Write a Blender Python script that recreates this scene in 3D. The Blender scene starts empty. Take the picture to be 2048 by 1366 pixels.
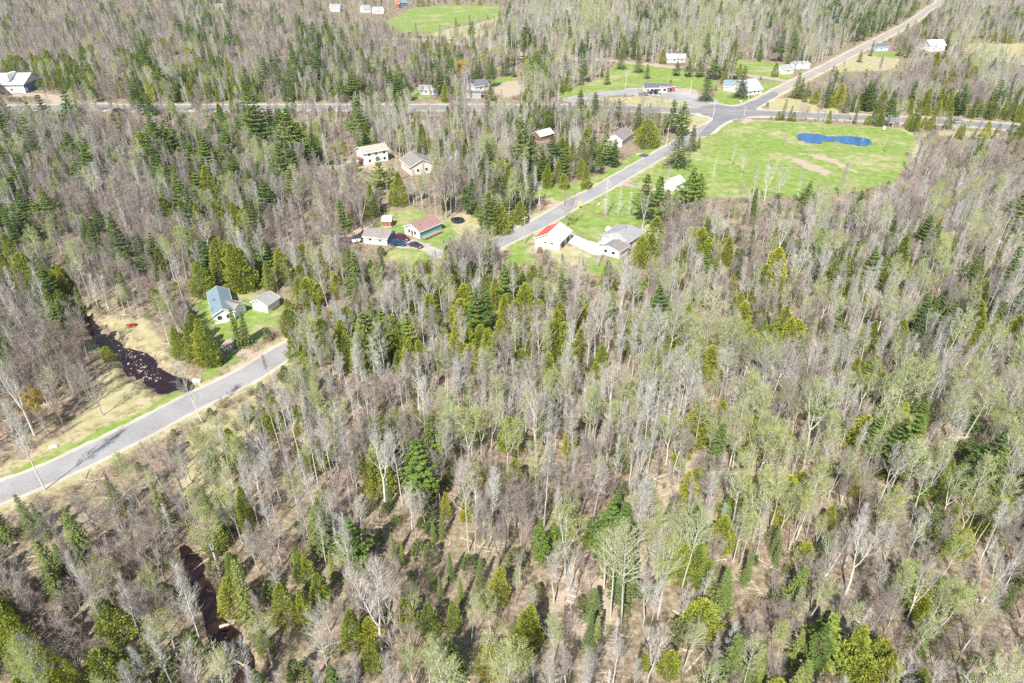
import bpy, math, random
import numpy as np
from mathutils import Vector, Matrix

# ------------------------------------------------------------------ camera, world, sun, exposure
S = bpy.context.scene
COL = S.collection
CAM_H = 85.0
FPX = 1364.0                                   # focal length in pixels of the 2048 wide photograph
PITCH = math.atan((683 + 166) / FPX)           # horizon lies 166 px above the frame
cam_d = bpy.data.cameras.new("camera")
cam = bpy.data.objects.new("camera", cam_d)
COL.objects.link(cam)
cam.location = (0, 0, CAM_H)
cam.rotation_euler = (math.pi / 2 - PITCH, 0, 0)
cam_d.sensor_width = 36
cam_d.lens = 36 * FPX / 2048
cam_d.clip_start = 1
cam_d.clip_end = 20000
S.camera = cam

SUN_AZ = math.radians(18.5)                    # shadows run 18.5 deg right of straight ahead
SUN_EL = math.radians(47)
sun_vec = Vector((-math.sin(SUN_AZ) * math.cos(SUN_EL), -math.cos(SUN_AZ) * math.cos(SUN_EL), math.sin(SUN_EL)))
world = bpy.data.worlds.new("World")
S.world = world
world.use_nodes = True
wn = world.node_tree
for n in list(wn.nodes):
    wn.nodes.remove(n)
sky = wn.nodes.new("ShaderNodeTexSky")
sky.sky_type = 'NISHITA'
sky.sun_disc = False
sky.sun_elevation = SUN_EL
sky.sun_rotation = math.atan2(sun_vec.x, sun_vec.y)
sky.altitude = 200
bg = wn.nodes.new("ShaderNodeBackground")
bg.inputs[1].default_value = 0.10
wo = wn.nodes.new("ShaderNodeOutputWorld")
wn.links.new(sky.outputs[0], bg.inputs[0])
wn.links.new(bg.outputs[0], wo.inputs[0])
sun_d = bpy.data.lights.new("sun", 'SUN')
sun_d.energy = 5.0
sun_d.angle = math.radians(0.5)
sun_d.color = (1.0, 0.965, 0.915)
sun = bpy.data.objects.new("sun", sun_d)
COL.objects.link(sun)
sun.rotation_euler = sun_vec.to_track_quat('Z', 'Y').to_euler()
S.view_settings.view_transform = 'Standard'
S.view_settings.look = 'None'
S.view_settings.gamma = 1
S.view_settings.use_curve_mapping = False
S.view_settings.exposure = 0.72
S.cycles.max_bounces = 5
S.cycles.diffuse_bounces = 3
S.cycles.glossy_bounces = 2
S.cycles.transmission_bounces = 2
S.cycles.transparent_max_bounces = 4
S.cycles.use_denoising = False
S.cycles.caustics_reflective = False
S.cycles.caustics_refractive = False

R = random.Random(11)
NP = np.random.default_rng(5)
_cp, _sp = math.cos(PITCH), math.sin(PITCH)


def G(px, py, z=0.0):
    """ground point seen at pixel (px, py) of the 2048 x 1366 photograph"""
    x = (px - 1024) / FPX
    y = -(py - 683) / FPX
    d = (x, _cp + y * _sp, -_sp + y * _cp)
    t = (z - CAM_H) / d[2]
    return (d[0] * t, d[1] * t)


def toppx(Y, py):
    """height at distance Y seen at pixel row py"""
    y = -(py - 683) / FPX
    return CAM_H + Y * (-_sp + y * _cp) / (_cp + y * _sp)


def proj(x, y, z):
    """pixel of world points (numpy ok)"""
    dz = z - CAM_H
    dep = y * _cp - dz * _sp
    up = y * _sp + dz * _cp
    return 1024 + FPX * x / dep, 683 - FPX * up / dep


# ------------------------------------------------------------------ materials
MATS = {}


def nt(name):
    m = bpy.data.materials.new(name)
    m.use_nodes = True
    t = m.node_tree
    b = t.nodes["Principled BSDF"]
    MATS[name] = m
    return m, t, b


def N(t, kind, **kw):
    n = t.nodes.new(kind)
    for k, v in kw.items():
        if k.startswith("i_"):
            key = k[2:]
            n.inputs[int(key) if key.isdigit() else key].default_value = v
        else:
            setattr(n, k, v)
    return n


def mixc(t, fac, a, b, blend='MIX'):
    n = t.nodes.new("ShaderNodeMix")
    n.data_type = 'RGBA'
    n.blend_type = blend
    for i, v in ((0, fac), (6, a), (7, b)):
        if hasattr(v, "is_output"):
            t.links.new(v, n.inputs[i])
        elif isinstance(v, (int, float)):
            n.inputs[i].default_value = v
        else:
            n.inputs[i].default_value = (*v[:3], 1)
    return n.outputs[2]


def ramp(t, src, stops):
    r = t.nodes.new("ShaderNodeValToRGB")
    e = r.color_ramp.elements
    while len(e) < len(stops):
        e.new(0.5)
    for k, (p, c) in enumerate(stops):
        e[k].position = p
        e[k].color = (*c, 1) if len(c) == 3 else c
    t.links.new(src, r.inputs[0])
    return r.outputs[0]


def noise(t, scale, detail=3, rough=0.55, coord="Object", dim='3D'):
    if coord == "World":
        g = t.nodes.new("ShaderNodeNewGeometry").outputs["Position"]
    else:
        g = t.nodes.new("ShaderNodeTexCoord").outputs[coord]
    n = N(t, "ShaderNodeTexNoise", i_Scale=scale, i_Detail=detail, i_Roughness=rough)
    t.links.new(g, n.inputs["Vector"])
    return n.outputs[0]


def plain(name, col, rough=0.7, var=0.12, scale=2.0, metal=0.0, spec=0.3, coord="Object"):
    m, t, b = nt(name)
    f = noise(t, scale, 4, coord=coord)
    lo = tuple(c * (1 - var) for c in col)
    hi = tuple(min(1, c * (1 + var)) for c in col)
    c = ramp(t, f, [(0.3, lo), (0.7, hi)])
    t.links.new(c, b.inputs["Base Color"])
    b.inputs["Roughness"].default_value = rough
    b.inputs["Metallic"].default_value = metal
    b.inputs["Specular IOR Level"].default_value = spec
    return m


def foliage(name, cols, transl=0.35, rough=0.65, var=0.25):
    """leaf colour: one tone per tree (object random) and small clump variation"""
    m, t, b = nt(name)
    oi = t.nodes.new("ShaderNodeObjectInfo").outputs["Random"]
    stops = [(k / (len(cols) - 1), c) for k, c in enumerate(cols)]
    base = ramp(t, oi, stops)
    f = noise(t, 1.1, 3)
    d = ramp(t, f, [(0.3, (1 - var,) * 3), (0.7, (1 + var * .8,) * 3)])
    c = mixc(t, 1.0, base, d, 'MULTIPLY')
    t.links.new(c, b.inputs["Base Color"])
    b.inputs["Roughness"].default_value = rough
    b.inputs["Specular IOR Level"].default_value = 0.25
    if transl > 0:
        tr = t.nodes.new("ShaderNodeBsdfTranslucent")
        t.links.new(c, tr.inputs[0])
        mx = t.nodes.new("ShaderNodeMixShader")
        mx.inputs[0].default_value = transl
        out = t.nodes["Material Output"]
        t.links.new(b.outputs[0], mx.inputs[1])
        t.links.new(tr.outputs[0], mx.inputs[2])
        t.links.new(mx.outputs[0], out.inputs[0])
    return m


def bark(name, col, dark, amount=0.5, scale=(3, 3, 9), var=0.2):
    m, t, b = nt(name)
    tc = t.nodes.new("ShaderNodeTexCoord").outputs["Object"]
    mp = N(t, "ShaderNodeMapping")
    mp.inputs["Scale"].default_value = scale
    t.links.new(tc, mp.inputs[0])
    n = N(t, "ShaderNodeTexNoise", i_Scale=1.0, i_Detail=4)
    t.links.new(mp.outputs[0], n.inputs["Vector"])
    c = ramp(t, n.outputs[0], [(amount - 0.08, dark), (amount + 0.05, col)])
    oi = t.nodes.new("ShaderNodeObjectInfo").outputs["Random"]
    v = ramp(t, oi, [(0, (1 - var,) * 3), (1, (1 + var,) * 3)])
    c = mixc(t, 1.0, c, v, 'MULTIPLY')
    t.links.new(c, b.inputs["Base Color"])
    b.inputs["Roughness"].default_value = 0.85
    b.inputs["Specular IOR Level"].default_value = 0.15
    return m


birch_bark = bark("birch_bark", (0.62, 0.59, 0.54), (0.22, 0.19, 0.17), 0.38)
aspen_bark = bark("aspen_bark", (0.54, 0.53, 0.44), (0.30, 0.27, 0.22), 0.36)
maple_bark = bark("maple_bark", (0.36, 0.31, 0.27), (0.20, 0.165, 0.14), 0.42, (5, 5, 2))
pine_bark = bark("pine_bark", (0.22, 0.17, 0.13), (0.10, 0.075, 0.06), 0.45, (5, 5, 1.5))
dead_bark = bark("dead_wood", (0.56, 0.53, 0.49), (0.30, 0.27, 0.24), 0.4, (4, 4, 2))
log_bark = bark("log_wood", (0.62, 0.50, 0.38), (0.30, 0.22, 0.16), 0.4, (2, 2, 2))
birch_twig = foliage("birch_twig", [(0.44, 0.42, 0.36), (0.40, 0.35, 0.31), (0.50, 0.49, 0.44), (0.36, 0.33, 0.28)], 0, 0.8, 0.15)
aspen_twig = foliage("aspen_twig", [(0.50, 0.49, 0.38), (0.55, 0.52, 0.44), (0.46, 0.46, 0.34)], 0, 0.8, 0.15)
maple_twig = foliage("maple_twig", [(0.34, 0.28, 0.25), (0.29, 0.245, 0.21), (0.40, 0.33, 0.30), (0.27, 0.235, 0.21), (0.36, 0.32, 0.28), (0.33, 0.25, 0.235)], 0, 0.8, 0.15)
red_bud = foliage("red_bud", [(0.42, 0.20, 0.17), (0.46, 0.30, 0.22), (0.38, 0.22, 0.20)], 0.2, 0.7)
shrub_twig = foliage("shrub_twig", [(0.36, 0.26, 0.20), (0.32, 0.26, 0.19), (0.42, 0.31, 0.25), (0.28, 0.20, 0.16), (0.38, 0.34, 0.25)], 0, 0.85, 0.2)
aspen_leaf = foliage("aspen_leaf", [(0.45, 0.52, 0.10), (0.50, 0.53, 0.14), (0.38, 0.49, 0.09), (0.54, 0.54, 0.20)], 0.5, 0.6)
pine_leaf = foliage("pine_needle", [(0.14, 0.23, 0.05), (0.21, 0.31, 0.05), (0.11, 0.19, 0.05), (0.29, 0.36, 0.07)], 0.25)
cedar_leaf = foliage("cedar_leaf", [(0.32, 0.38, 0.06), (0.42, 0.45, 0.07), (0.24, 0.31, 0.06), (0.52, 0.51, 0.075)], 0.38)
spruce_leaf = foliage("spruce_needle", [(0.13, 0.18, 0.055), (0.19, 0.25, 0.055), (0.11, 0.16, 0.055), (0.26, 0.30, 0.07)], 0.2)
yellow_leaf = foliage("yellow_leaf", [(0.62, 0.47, 0.06), (0.55, 0.45, 0.08)], 0.4)
sapling_leaf = foliage("sapling_leaf", [(0.13, 0.19, 0.06), (0.20, 0.24, 0.08), (0.25, 0.26, 0.10)], 0.35)
straw = foliage("dry_straw", [(0.46, 0.37, 0.22), (0.40, 0.31, 0.19), (0.50, 0.42, 0.26)], 0.2)


# ------------------------------------------------------------------ mesh builder
class MB:
    def __init__(self):
        self.v, self.f, self.m, self.n = [], [], [], 0

    def add(self, vs, fs, mi=0):
        b = self.n
        self.v.extend(vs)
        self.n += len(vs)
        for f in fs:
            self.f.append(tuple(b + i for i in f))
            self.m.append(mi)

    def tube(self, pts, rads, sides=3, mi=0):
        vs, fs = [], []
        n = len(pts)
        for k, p in enumerate(pts):
            a = pts[max(0, k - 1)]
            c = pts[min(n - 1, k + 1)]
            d = (c - a)
            if d.length < 1e-6:
                d = Vector((0, 0, 1))
            d.normalize()
            u = d.cross(Vector((0.31, 0.95, 0.07)))
            if u.length < 1e-3:
                u = d.cross(Vector((1, 0, 0)))
            u.normalize()
            w = d.cross(u)
            r = rads[k]
            for s in range(sides):
                an = 2 * math.pi * s / sides
                q = p + (u * math.cos(an) + w * math.sin(an)) * r
                vs.append((q.x, q.y, q.z))
        for k in range(n - 1):
            for s in range(sides):
                s2 = (s + 1) % sides
                fs.append((k * sides + s, k * sides + s2, (k + 1) * sides + s2, (k + 1) * sides + s))
        self.add(vs, fs, mi)

    def spike(self, p, q, r, mi=0):
        d = (q - p)
        u = d.cross(Vector((0.3, 0.9, 0.2)))
        if u.length < 1e-5:
            u = Vector((1, 0, 0))
        u.normalize()
        w = d.cross(u).normalized()
        a = p + u * r
        b = p - u * r * 0.5 + w * r * 0.87
        c = p - u * r * 0.5 - w * r * 0.87
        self.add([tuple(a), tuple(b), tuple(c), tuple(q)], [(0, 1, 3), (1, 2, 3), (2, 0, 3)], mi)

    def blade(self, p, d, side, L, W, mi=0):
        """a small leaf: pointed quad from p along d"""
        q = p + d * L
        m1 = p + d * (L * .45) + side * W * .5
        m2 = p + d * (L * .45) - side * W * .5
        self.add([tuple(p), tuple(m1), tuple(q), tuple(m2)], [(0, 1, 2, 3)], mi)

    def box(self, x0, x1, y0, y1, z0, z1, mi=0):
        self.add([(x0, y0, z0), (x1, y0, z0), (x1, y1, z0), (x0, y1, z0), (x0, y0, z1), (x1, y0, z1), (x1, y1, z1), (x0, y1, z1)],
                 [(0, 3, 2, 1), (4, 5, 6, 7), (0, 1, 5, 4), (1, 2, 6, 5), (2, 3, 7, 6), (3, 0, 4, 7)], mi)

    def mesh(self, name, mats):
        me = bpy.data.meshes.new(name)
        me.from_pydata(self.v, [], self.f)
        for m in mats:
            me.materials.append(m)
        if len(mats) > 1:
            me.polygons.foreach_set("material_index", self.m)
        me.update()
        return me


def link(name, me, parent=None, loc=None, rot=None):
    o = bpy.data.objects.new(name, me)
    COL.objects.link(o)
    if parent:
        o.parent = parent
    if loc:
        o.location = loc
    if rot:
        o.rotation_euler = rot
    return o


def tag(o, label=None, cat=None, group=None, kind=None):
    if label:
        o["label"] = label
    if cat:
        o["category"] = cat
    if group:
        o["group"] = group
    if kind:
        o["kind"] = kind
    return o


def empty(name, loc, rz=0, scale=None):
    o = bpy.data.objects.new(name, None)
    o.empty_display_size = 0.5
    COL.objects.link(o)
    o.location = loc
    o.rotation_euler = (0, 0, rz)
    if scale:
        o.scale = scale
    return o


# ------------------------------------------------------------------ tree prototypes: (trunk mesh, crown mesh, joined mesh)
def rdir(r, az, el):
    return Vector((math.cos(az) * math.cos(el), math.sin(az) * math.cos(el), math.sin(el)))


def bare_tree(seed, h, base, spread, leaders, nprim, nsec, ntw, asc, mats, leaf=0, leaf_sz=0.12, tw=0.011, r0=None, tl=(0.45, 1.0), lean=0.03, bud=0):
    """trunk, limbs, branches and twigs of a leafless or budding broadleaf tree"""
    r = random.Random(seed)
    T, C = MB(), MB()
    r0 = r0 or h * 0.0105
    stems = []
    ld = Vector((r.uniform(-lean, lean), r.uniform(-lean, lean), 1)).normalized()
    if leaders == 1:
        pts = [Vector((0, 0, -0.3))]
        for k in range(1, 9):
            t = k / 8
            pts.append(Vector((ld.x * h * t + r.uniform(-.12, .12) * t, ld.y * h * t + r.uniform(-.12, .12) * t, h * t)))
        rad = [r0 * (1 - 0.93 * (k / 8)) for k in range(9)]
        T.tube(pts, rad, 6)
        stems.append((pts, rad, base))
    else:
        fk = h * base * 0.75
        tp = [Vector((0, 0, -0.3)), Vector((r.uniform(-.1, .1), r.uniform(-.1, .1), fk * .5)), Vector((ld.x * fk, ld.y * fk, fk))]
        T.tube(tp, [r0 * 1.15, r0, r0 * .85], 7)
        a0 = r.uniform(0, 6.28)
        for j in range(leaders):
            az = a0 + 6.283 * j / leaders + r.uniform(-.4, .4)
            out = spread * r.uniform(.25, .55) * (0.35 if j == 0 else 1)
            top = h * r.uniform(.82, 1.0)
            pts = []
            for k in range(8):
                t = k / 7
                rr = out * (t ** 0.75)
                pts.append(tp[-1] + Vector((math.cos(az) * rr + r.uniform(-.15, .15) * t, math.sin(az) * rr + r.uniform(-.15, .15) * t, (top - fk) * t)))
            rad = [r0 * .66 * (1 - .92 * k / 7) for k in range(8)]
            T.tube(pts, rad, 5)
            stems.append((pts, rad, 0.18))
    ns = len(stems)
    for pts, rad, b in stems:
        np_ = max(6, int(nprim / ns))
        for i in range(np_):
            t = b + (0.985 - b) * ((i + r.random()) / np_)
            x = t * (len(pts) - 1)
            k = min(int(x), len(pts) - 2)
            p = pts[k].lerp(pts[k + 1], x - k)
            rr = rad[k] + (rad[k + 1] - rad[k]) * (x - k)
            tt = (t - b) / (1 - b)
            prof = (0.45 + 0.55 * math.sin(min(1, tt * 1.25 + .12) * math.pi * .62)) * (1 - tt * .62)
            L = spread * prof * r.uniform(.7, 1.15) / (1 if ns == 1 else 1.35)
            az = i * 2.4 + r.uniform(-.5, .5)
            el = asc + r.uniform(-.15, .2) + tt * .35
            q = [p]
            d = rdir(r, az, el)
            for s in range(3):
                d = (d + Vector((r.uniform(-.12, .12), r.uniform(-.12, .12), .13 + r.uniform(-.08, .1)))).normalized()
                q.append(q[-1] + d * L / 3)
            br = max(0.014, min(rr * .5, 0.02 + L * .008))
            C.tube(q, [br, br * .75, br * .5, br * .22], 3)
            for s in range(nsec):
                u = 0.22 + 0.78 * (s + r.random()) / nsec
                xx = min(u * 3, 2.999)
                kk = int(xx)
                p2 = q[kk].lerp(q[kk + 1], xx - kk)
                dd = (q[kk + 1] - q[kk]).normalized()
                sd = dd.cross(Vector((r.uniform(-1, 1), r.uniform(-1, 1), r.uniform(-.4, 1)))).normalized()
                d2 = (dd * .75 + sd * .75 * (1 if s % 2 else -1) + Vector((0, 0, .25))).normalized()
                L2 = L * .42 * (1.15 - .5 * u) * r.uniform(.7, 1.2)
                e1 = p2 + d2 * L2 * .5
                d3 = (d2 + Vector((r.uniform(-.2, .2), r.uniform(-.2, .2), .22))).normalized()
                e2 = e1 + d3 * L2 * .5
                C.tube([p2, e1, e2], [br * .45, br * .32, 0.006], 3, 0)
                for w in range(ntw):
                    v = 0.15 + .85 * (w + r.random()) / ntw
                    p3 = p2.lerp(e1, v * 2) if v < .5 else e1.lerp(e2, v * 2 - 1)
                    sd = Vector((r.uniform(-1, 1), r.uniform(-1, 1), r.uniform(-.3, .8)))
                    d4 = (d3 * .8 + sd * .75 + Vector((0, 0, .15))).normalized()
                    L3 = r.uniform(*tl)
                    tip = p3 + d4 * L3
                    C.spike(p3, tip, tw, 1)
                    for z in range(leaf):
                        a = p3.lerp(tip, r.uniform(.35, 1.05)) + Vector((r.uniform(-.12, .12), r.uniform(-.12, .12), r.uniform(-.1, .12)))
                        dv = Vector((r.uniform(-1, 1), r.uniform(-1, 1), r.uniform(-1, 1))).normalized()
                        sv = dv.cross(Vector((r.uniform(-1, 1), r.uniform(-1, 1), r.uniform(-1, 1)))).normalized()
                        C.blade(a, dv, sv, leaf_sz * r.uniform(.7, 1.4), leaf_sz * .8, 2)
                    if bud and r.random() < bud:
                        dv = Vector((r.uniform(-1, 1), r.uniform(-1, 1), r.uniform(-1, 1))).normalized()
                        C.blade(tip, dv, dv.cross(d4).normalized(), .10, .07, 2)
    return T, C, mats


def pine(seed, h, rad, mats, base=0.22, levels=15, per=5, tuft=9, flat=False):
    r = random.Random(seed)
    T, C = MB(), MB()
    T.tube([Vector((0, 0, -.3)), Vector((.05, 0, h * .5)), Vector((0, 0, h * .98))], [h * .0125, h * .009, .03], 6)
    for i in range(levels):
        t = (i + r.uniform(-.2, .2)) / (levels - 1)
        t = min(max(t, 0), .985)
        z = h * (base + (1 - base) * t)
        prof = (1 - t) ** .8 * (0.75 + .25 * math.sin(t * 7 + seed)) + .07
        if t < .15:
            prof *= .75 + t
        for j in range(per):
            L = rad * prof * r.uniform(.65, 1.18)
            az = 2.4 * i + 6.283 * j / per + r.uniform(-.3, .3)
            el0 = -0.05 + .45 * t
            p = Vector((0, 0, z))
            q = [p]
            d = rdir(r, az, el0)
            for s in range(3):
                q.append(q[-1] + d * L / 3)
                d = (d + Vector((r.uniform(-.08, .08), r.uniform(-.08, .08), .16))).normalized()
            C.tube(q, [.05, .035, .02, .01], 3, 0)
            nt_ = max(5, int(L * 5.2))
            for s in range(nt_):
                u = .28 + .74 * (s + r.random()) / nt_
                u = min(u, 1)
                xx = min(u * 3, 2.999)
                kk = int(xx)
                p2 = q[kk].lerp(q[kk + 1], xx - kk)
                side = Vector((-math.sin(az), math.cos(az), 0))
                off = side * r.uniform(-1, 1) * L * .26 * (1.15 - abs(u - .6))
                p2 = p2 + off + Vector((0, 0, r.uniform(-.05, .12)))
                for w in range(tuft):
                    a = r.uniform(0, 6.283)
                    dv = (Vector((math.cos(a), math.sin(a), r.uniform(-.1, 1.1))) + d * .5).normalized()
                    nv = (Vector((math.cos(az) * .5, math.sin(az) * .5, .9)) + Vector((r.uniform(-.6, .6), r.uniform(-.6, .6), r.uniform(-.4, .4))))
                    sv = dv.cross(nv).normalized()
                    C.blade(p2, dv, sv, r.uniform(.34, .6), .2, 1)
    return T, C, mats


def cedar(seed, h, rad, mats, n=2300, sz=.42, point=1.0, base=.02, gap=.25):
    r = random.Random(seed)
    T, C = MB(), MB()
    T.tube([Vector((0, 0, -.3)), Vector((.03, 0, h * .5)), Vector((0, 0, h * .95))], [h * .014, h * .009, .03], 6)
    lumps = [(r.uniform(0, 6.28), r.uniform(.03, .9), r.uniform(.15, .38)) for _ in range(22)]
    for i in range(n):
        t = r.random() ** 1.25
        az = r.uniform(0, 6.283)
        prof = (1 - t) ** (.75 * point) * (.62 + .8 * t if t < .3 else .86) * (1 + .13 * math.sin(t * 34 + 2.2 * math.sin(az * 2 + seed)) + .10 * math.sin(az * 5 + t * 9 + seed))
        for la, lt, ls in lumps:
            da = math.atan2(math.sin(az - la), math.cos(az - la))
            prof *= 1 + ls * math.exp(-(da * da) / .18 - ((t - lt) ** 2) / .008) - ls * .6 * math.exp(-(da * da) / .12 - ((t - lt - .09) ** 2) / .003)
        rr = rad * prof * (r.uniform(.55, 1.02) if r.random() < .4 else r.uniform(.86, 1.08)) + .05
        z = h * (base + (1 - base) * t)
        p = Vector((math.cos(az) * rr, math.sin(az) * rr, z))
        out = rdir(r, az, r.uniform(-.1, .9))
        dv = (out + Vector((r.uniform(-.5, .5), r.uniform(-.5, .5), r.uniform(-.2, .7)))).normalized()
        nv = rdir(r, az + r.uniform(-.7, .7), r.uniform(-.1, 1.2))
        sv = dv.cross(nv).normalized()
        C.blade(p, dv, sv, sz * r.uniform(.6, 1.3), sz * .6, 1)
    return T, C, mats


def spruce(seed, h, rad, mats, levels=24, per=8, nb=11, dead=False):
    r = random.Random(seed)
    T, C = MB(), MB()
    T.tube([Vector((0, 0, -.3)), Vector((.03, .02, h * .5)), Vector((0, 0, h))], [h * .011, h * .0075, .015], 6)
    for i in range(levels):
        t = (i + r.uniform(-.3, .3)) / levels
        t = min(max(t, 0.0), .985)
        z = h * (.04 + .96 * t)
        for j in range(per):
            L = (rad * (1 - t) ** .9 + .12) * r.uniform(.7, 1.15)
            if dead:
                L *= r.choice((.4, .8, 1))
            az = i * 1.3 + 6.283 * j / per + r.uniform(-.3, .3)
            el = .15 * t - .12 + r.uniform(-.1, .1)
            d = rdir(r, az, el)
            p = Vector((0, 0, z))
            m = p + d * L * .55
            e = m + (d + Vector((0, 0, -.12 if dead else .12))).normalized() * L * .45
            C.tube([p, m, e], [.03, .02, .006] if dead else [.025, .015, .005], 3, 0)
            if dead:
                for s in range(6):
                    a = p.lerp(m, r.uniform(.3, 1)) if r.random() < .5 else m.lerp(e, r.random())
                    C.spike(a, a + Vector((r.uniform(-.5, .5), r.uniform(-.5, .5), r.uniform(-.4, .1))), .01, 0)
                continue
            n_ = max(4, int(nb * (L / rad) ** .6))
            for s in range(n_):
                u = .15 + .87 * (s + r.random()) / n_
                a = p.lerp(m, u / .55) if u < .55 else m.lerp(e, min(1, (u - .55) / .45))
                side = Vector((-math.sin(az), math.cos(az), 0)) * r.choice((-1, 1))
                dv = (d * .8 + side * r.uniform(.4, 1.0) + Vector((0, 0, r.uniform(-.35, .35)))).normalized()
                sv = dv.cross(Vector((r.uniform(-.5, .5) + math.cos(az) * .5, r.uniform(-.5, .5) + math.sin(az) * .5, .9))).normalized()
                C.blade(a, dv, sv, r.uniform(.35, .6) * (1.15 - .4 * u), .3, 1)
    return T, C, mats


def shrub(seed, h, spread, stems, mats, ntw=14, leaf=0, sz=.12):
    r = random.Random(seed)
    C = MB()
    for i in range(stems):
        az = r.uniform(0, 6.283)
        d = rdir(r, az, r.uniform(.75, 1.4))
        p0 = Vector((r.uniform(-.25, .25), r.uniform(-.25, .25), -.1))
        L = h * r.uniform(.7, 1.1)
        m = p0 + d * L * .5
        d2 = (d + Vector((r.uniform(-.3, .3), r.uniform(-.3, .3), .1))).normalized()
        e = m + d2 * L * .5
        C.tube([p0, m, e], [.022, .015, .005], 3, 0)
        for w in range(ntw):
            u = r.uniform(.25, 1)
            p = p0.lerp(m, u * 2) if u < .5 else m.lerp(e, u * 2 - 1)
            dv = (d2 * .6 + Vector((r.uniform(-1, 1), r.uniform(-1, 1), r.uniform(-.1, 1)))).normalized()
            q = p + dv * r.uniform(.3, .9) * spread
            C.spike(p, q, .010, 0)
            for z in range(leaf):
                a = p.lerp(q, r.uniform(.3, 1))
                d3 = Vector((r.uniform(-1, 1), r.uniform(-1, 1), r.uniform(-.3, 1))).normalized()
                C.blade(a, d3, d3.cross(dv).normalized(), sz, sz * .8, 1)
    return None, C, mats


def tuft(seed, mats):
    r = random.Random(seed)
    C = MB()
    for i in range(40):
        p = Vector((r.uniform(-.6, .6), r.uniform(-.6, .6), 0))
        dv = Vector((r.uniform(-.6, .6), r.uniform(-.6, .6), r.uniform(.3, 1))).normalized()
        C.blade(p, dv, Vector((dv.y, -dv.x, .01)).normalized(), r.uniform(.25, .6), .06, 0)
    return None, C, mats


def debris(seed, mats):
    """fallen limbs and broken twigs lying on the leaf litter"""
    r = random.Random(seed)
    C = MB()
    for i in range(5):
        p = Vector((r.uniform(-2, 2), r.uniform(-2, 2), .06))
        d = Vector((r.uniform(-1, 1), r.uniform(-1, 1), 0)).normalized()
        L = r.uniform(1.2, 4.5)
        q = p + d * L * .5 + Vector((r.uniform(-.2, .2), r.uniform(-.2, .2), .1))
        e = p + d * L + Vector((0, 0, .08))
        w = r.uniform(.03, .09)
        C.tube([p, q, e], [w, w * .8, w * .3], 4, 0)
        for k in range(7):
            a = p.lerp(e, r.uniform(.3, 1))
            C.spike(a, a + (d * .6 + Vector((r.uniform(-1, 1), r.uniform(-1, 1), r.uniform(0, .6)))).normalized() * r.uniform(.3, 1.0), .018)
    return None, C, mats


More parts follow.
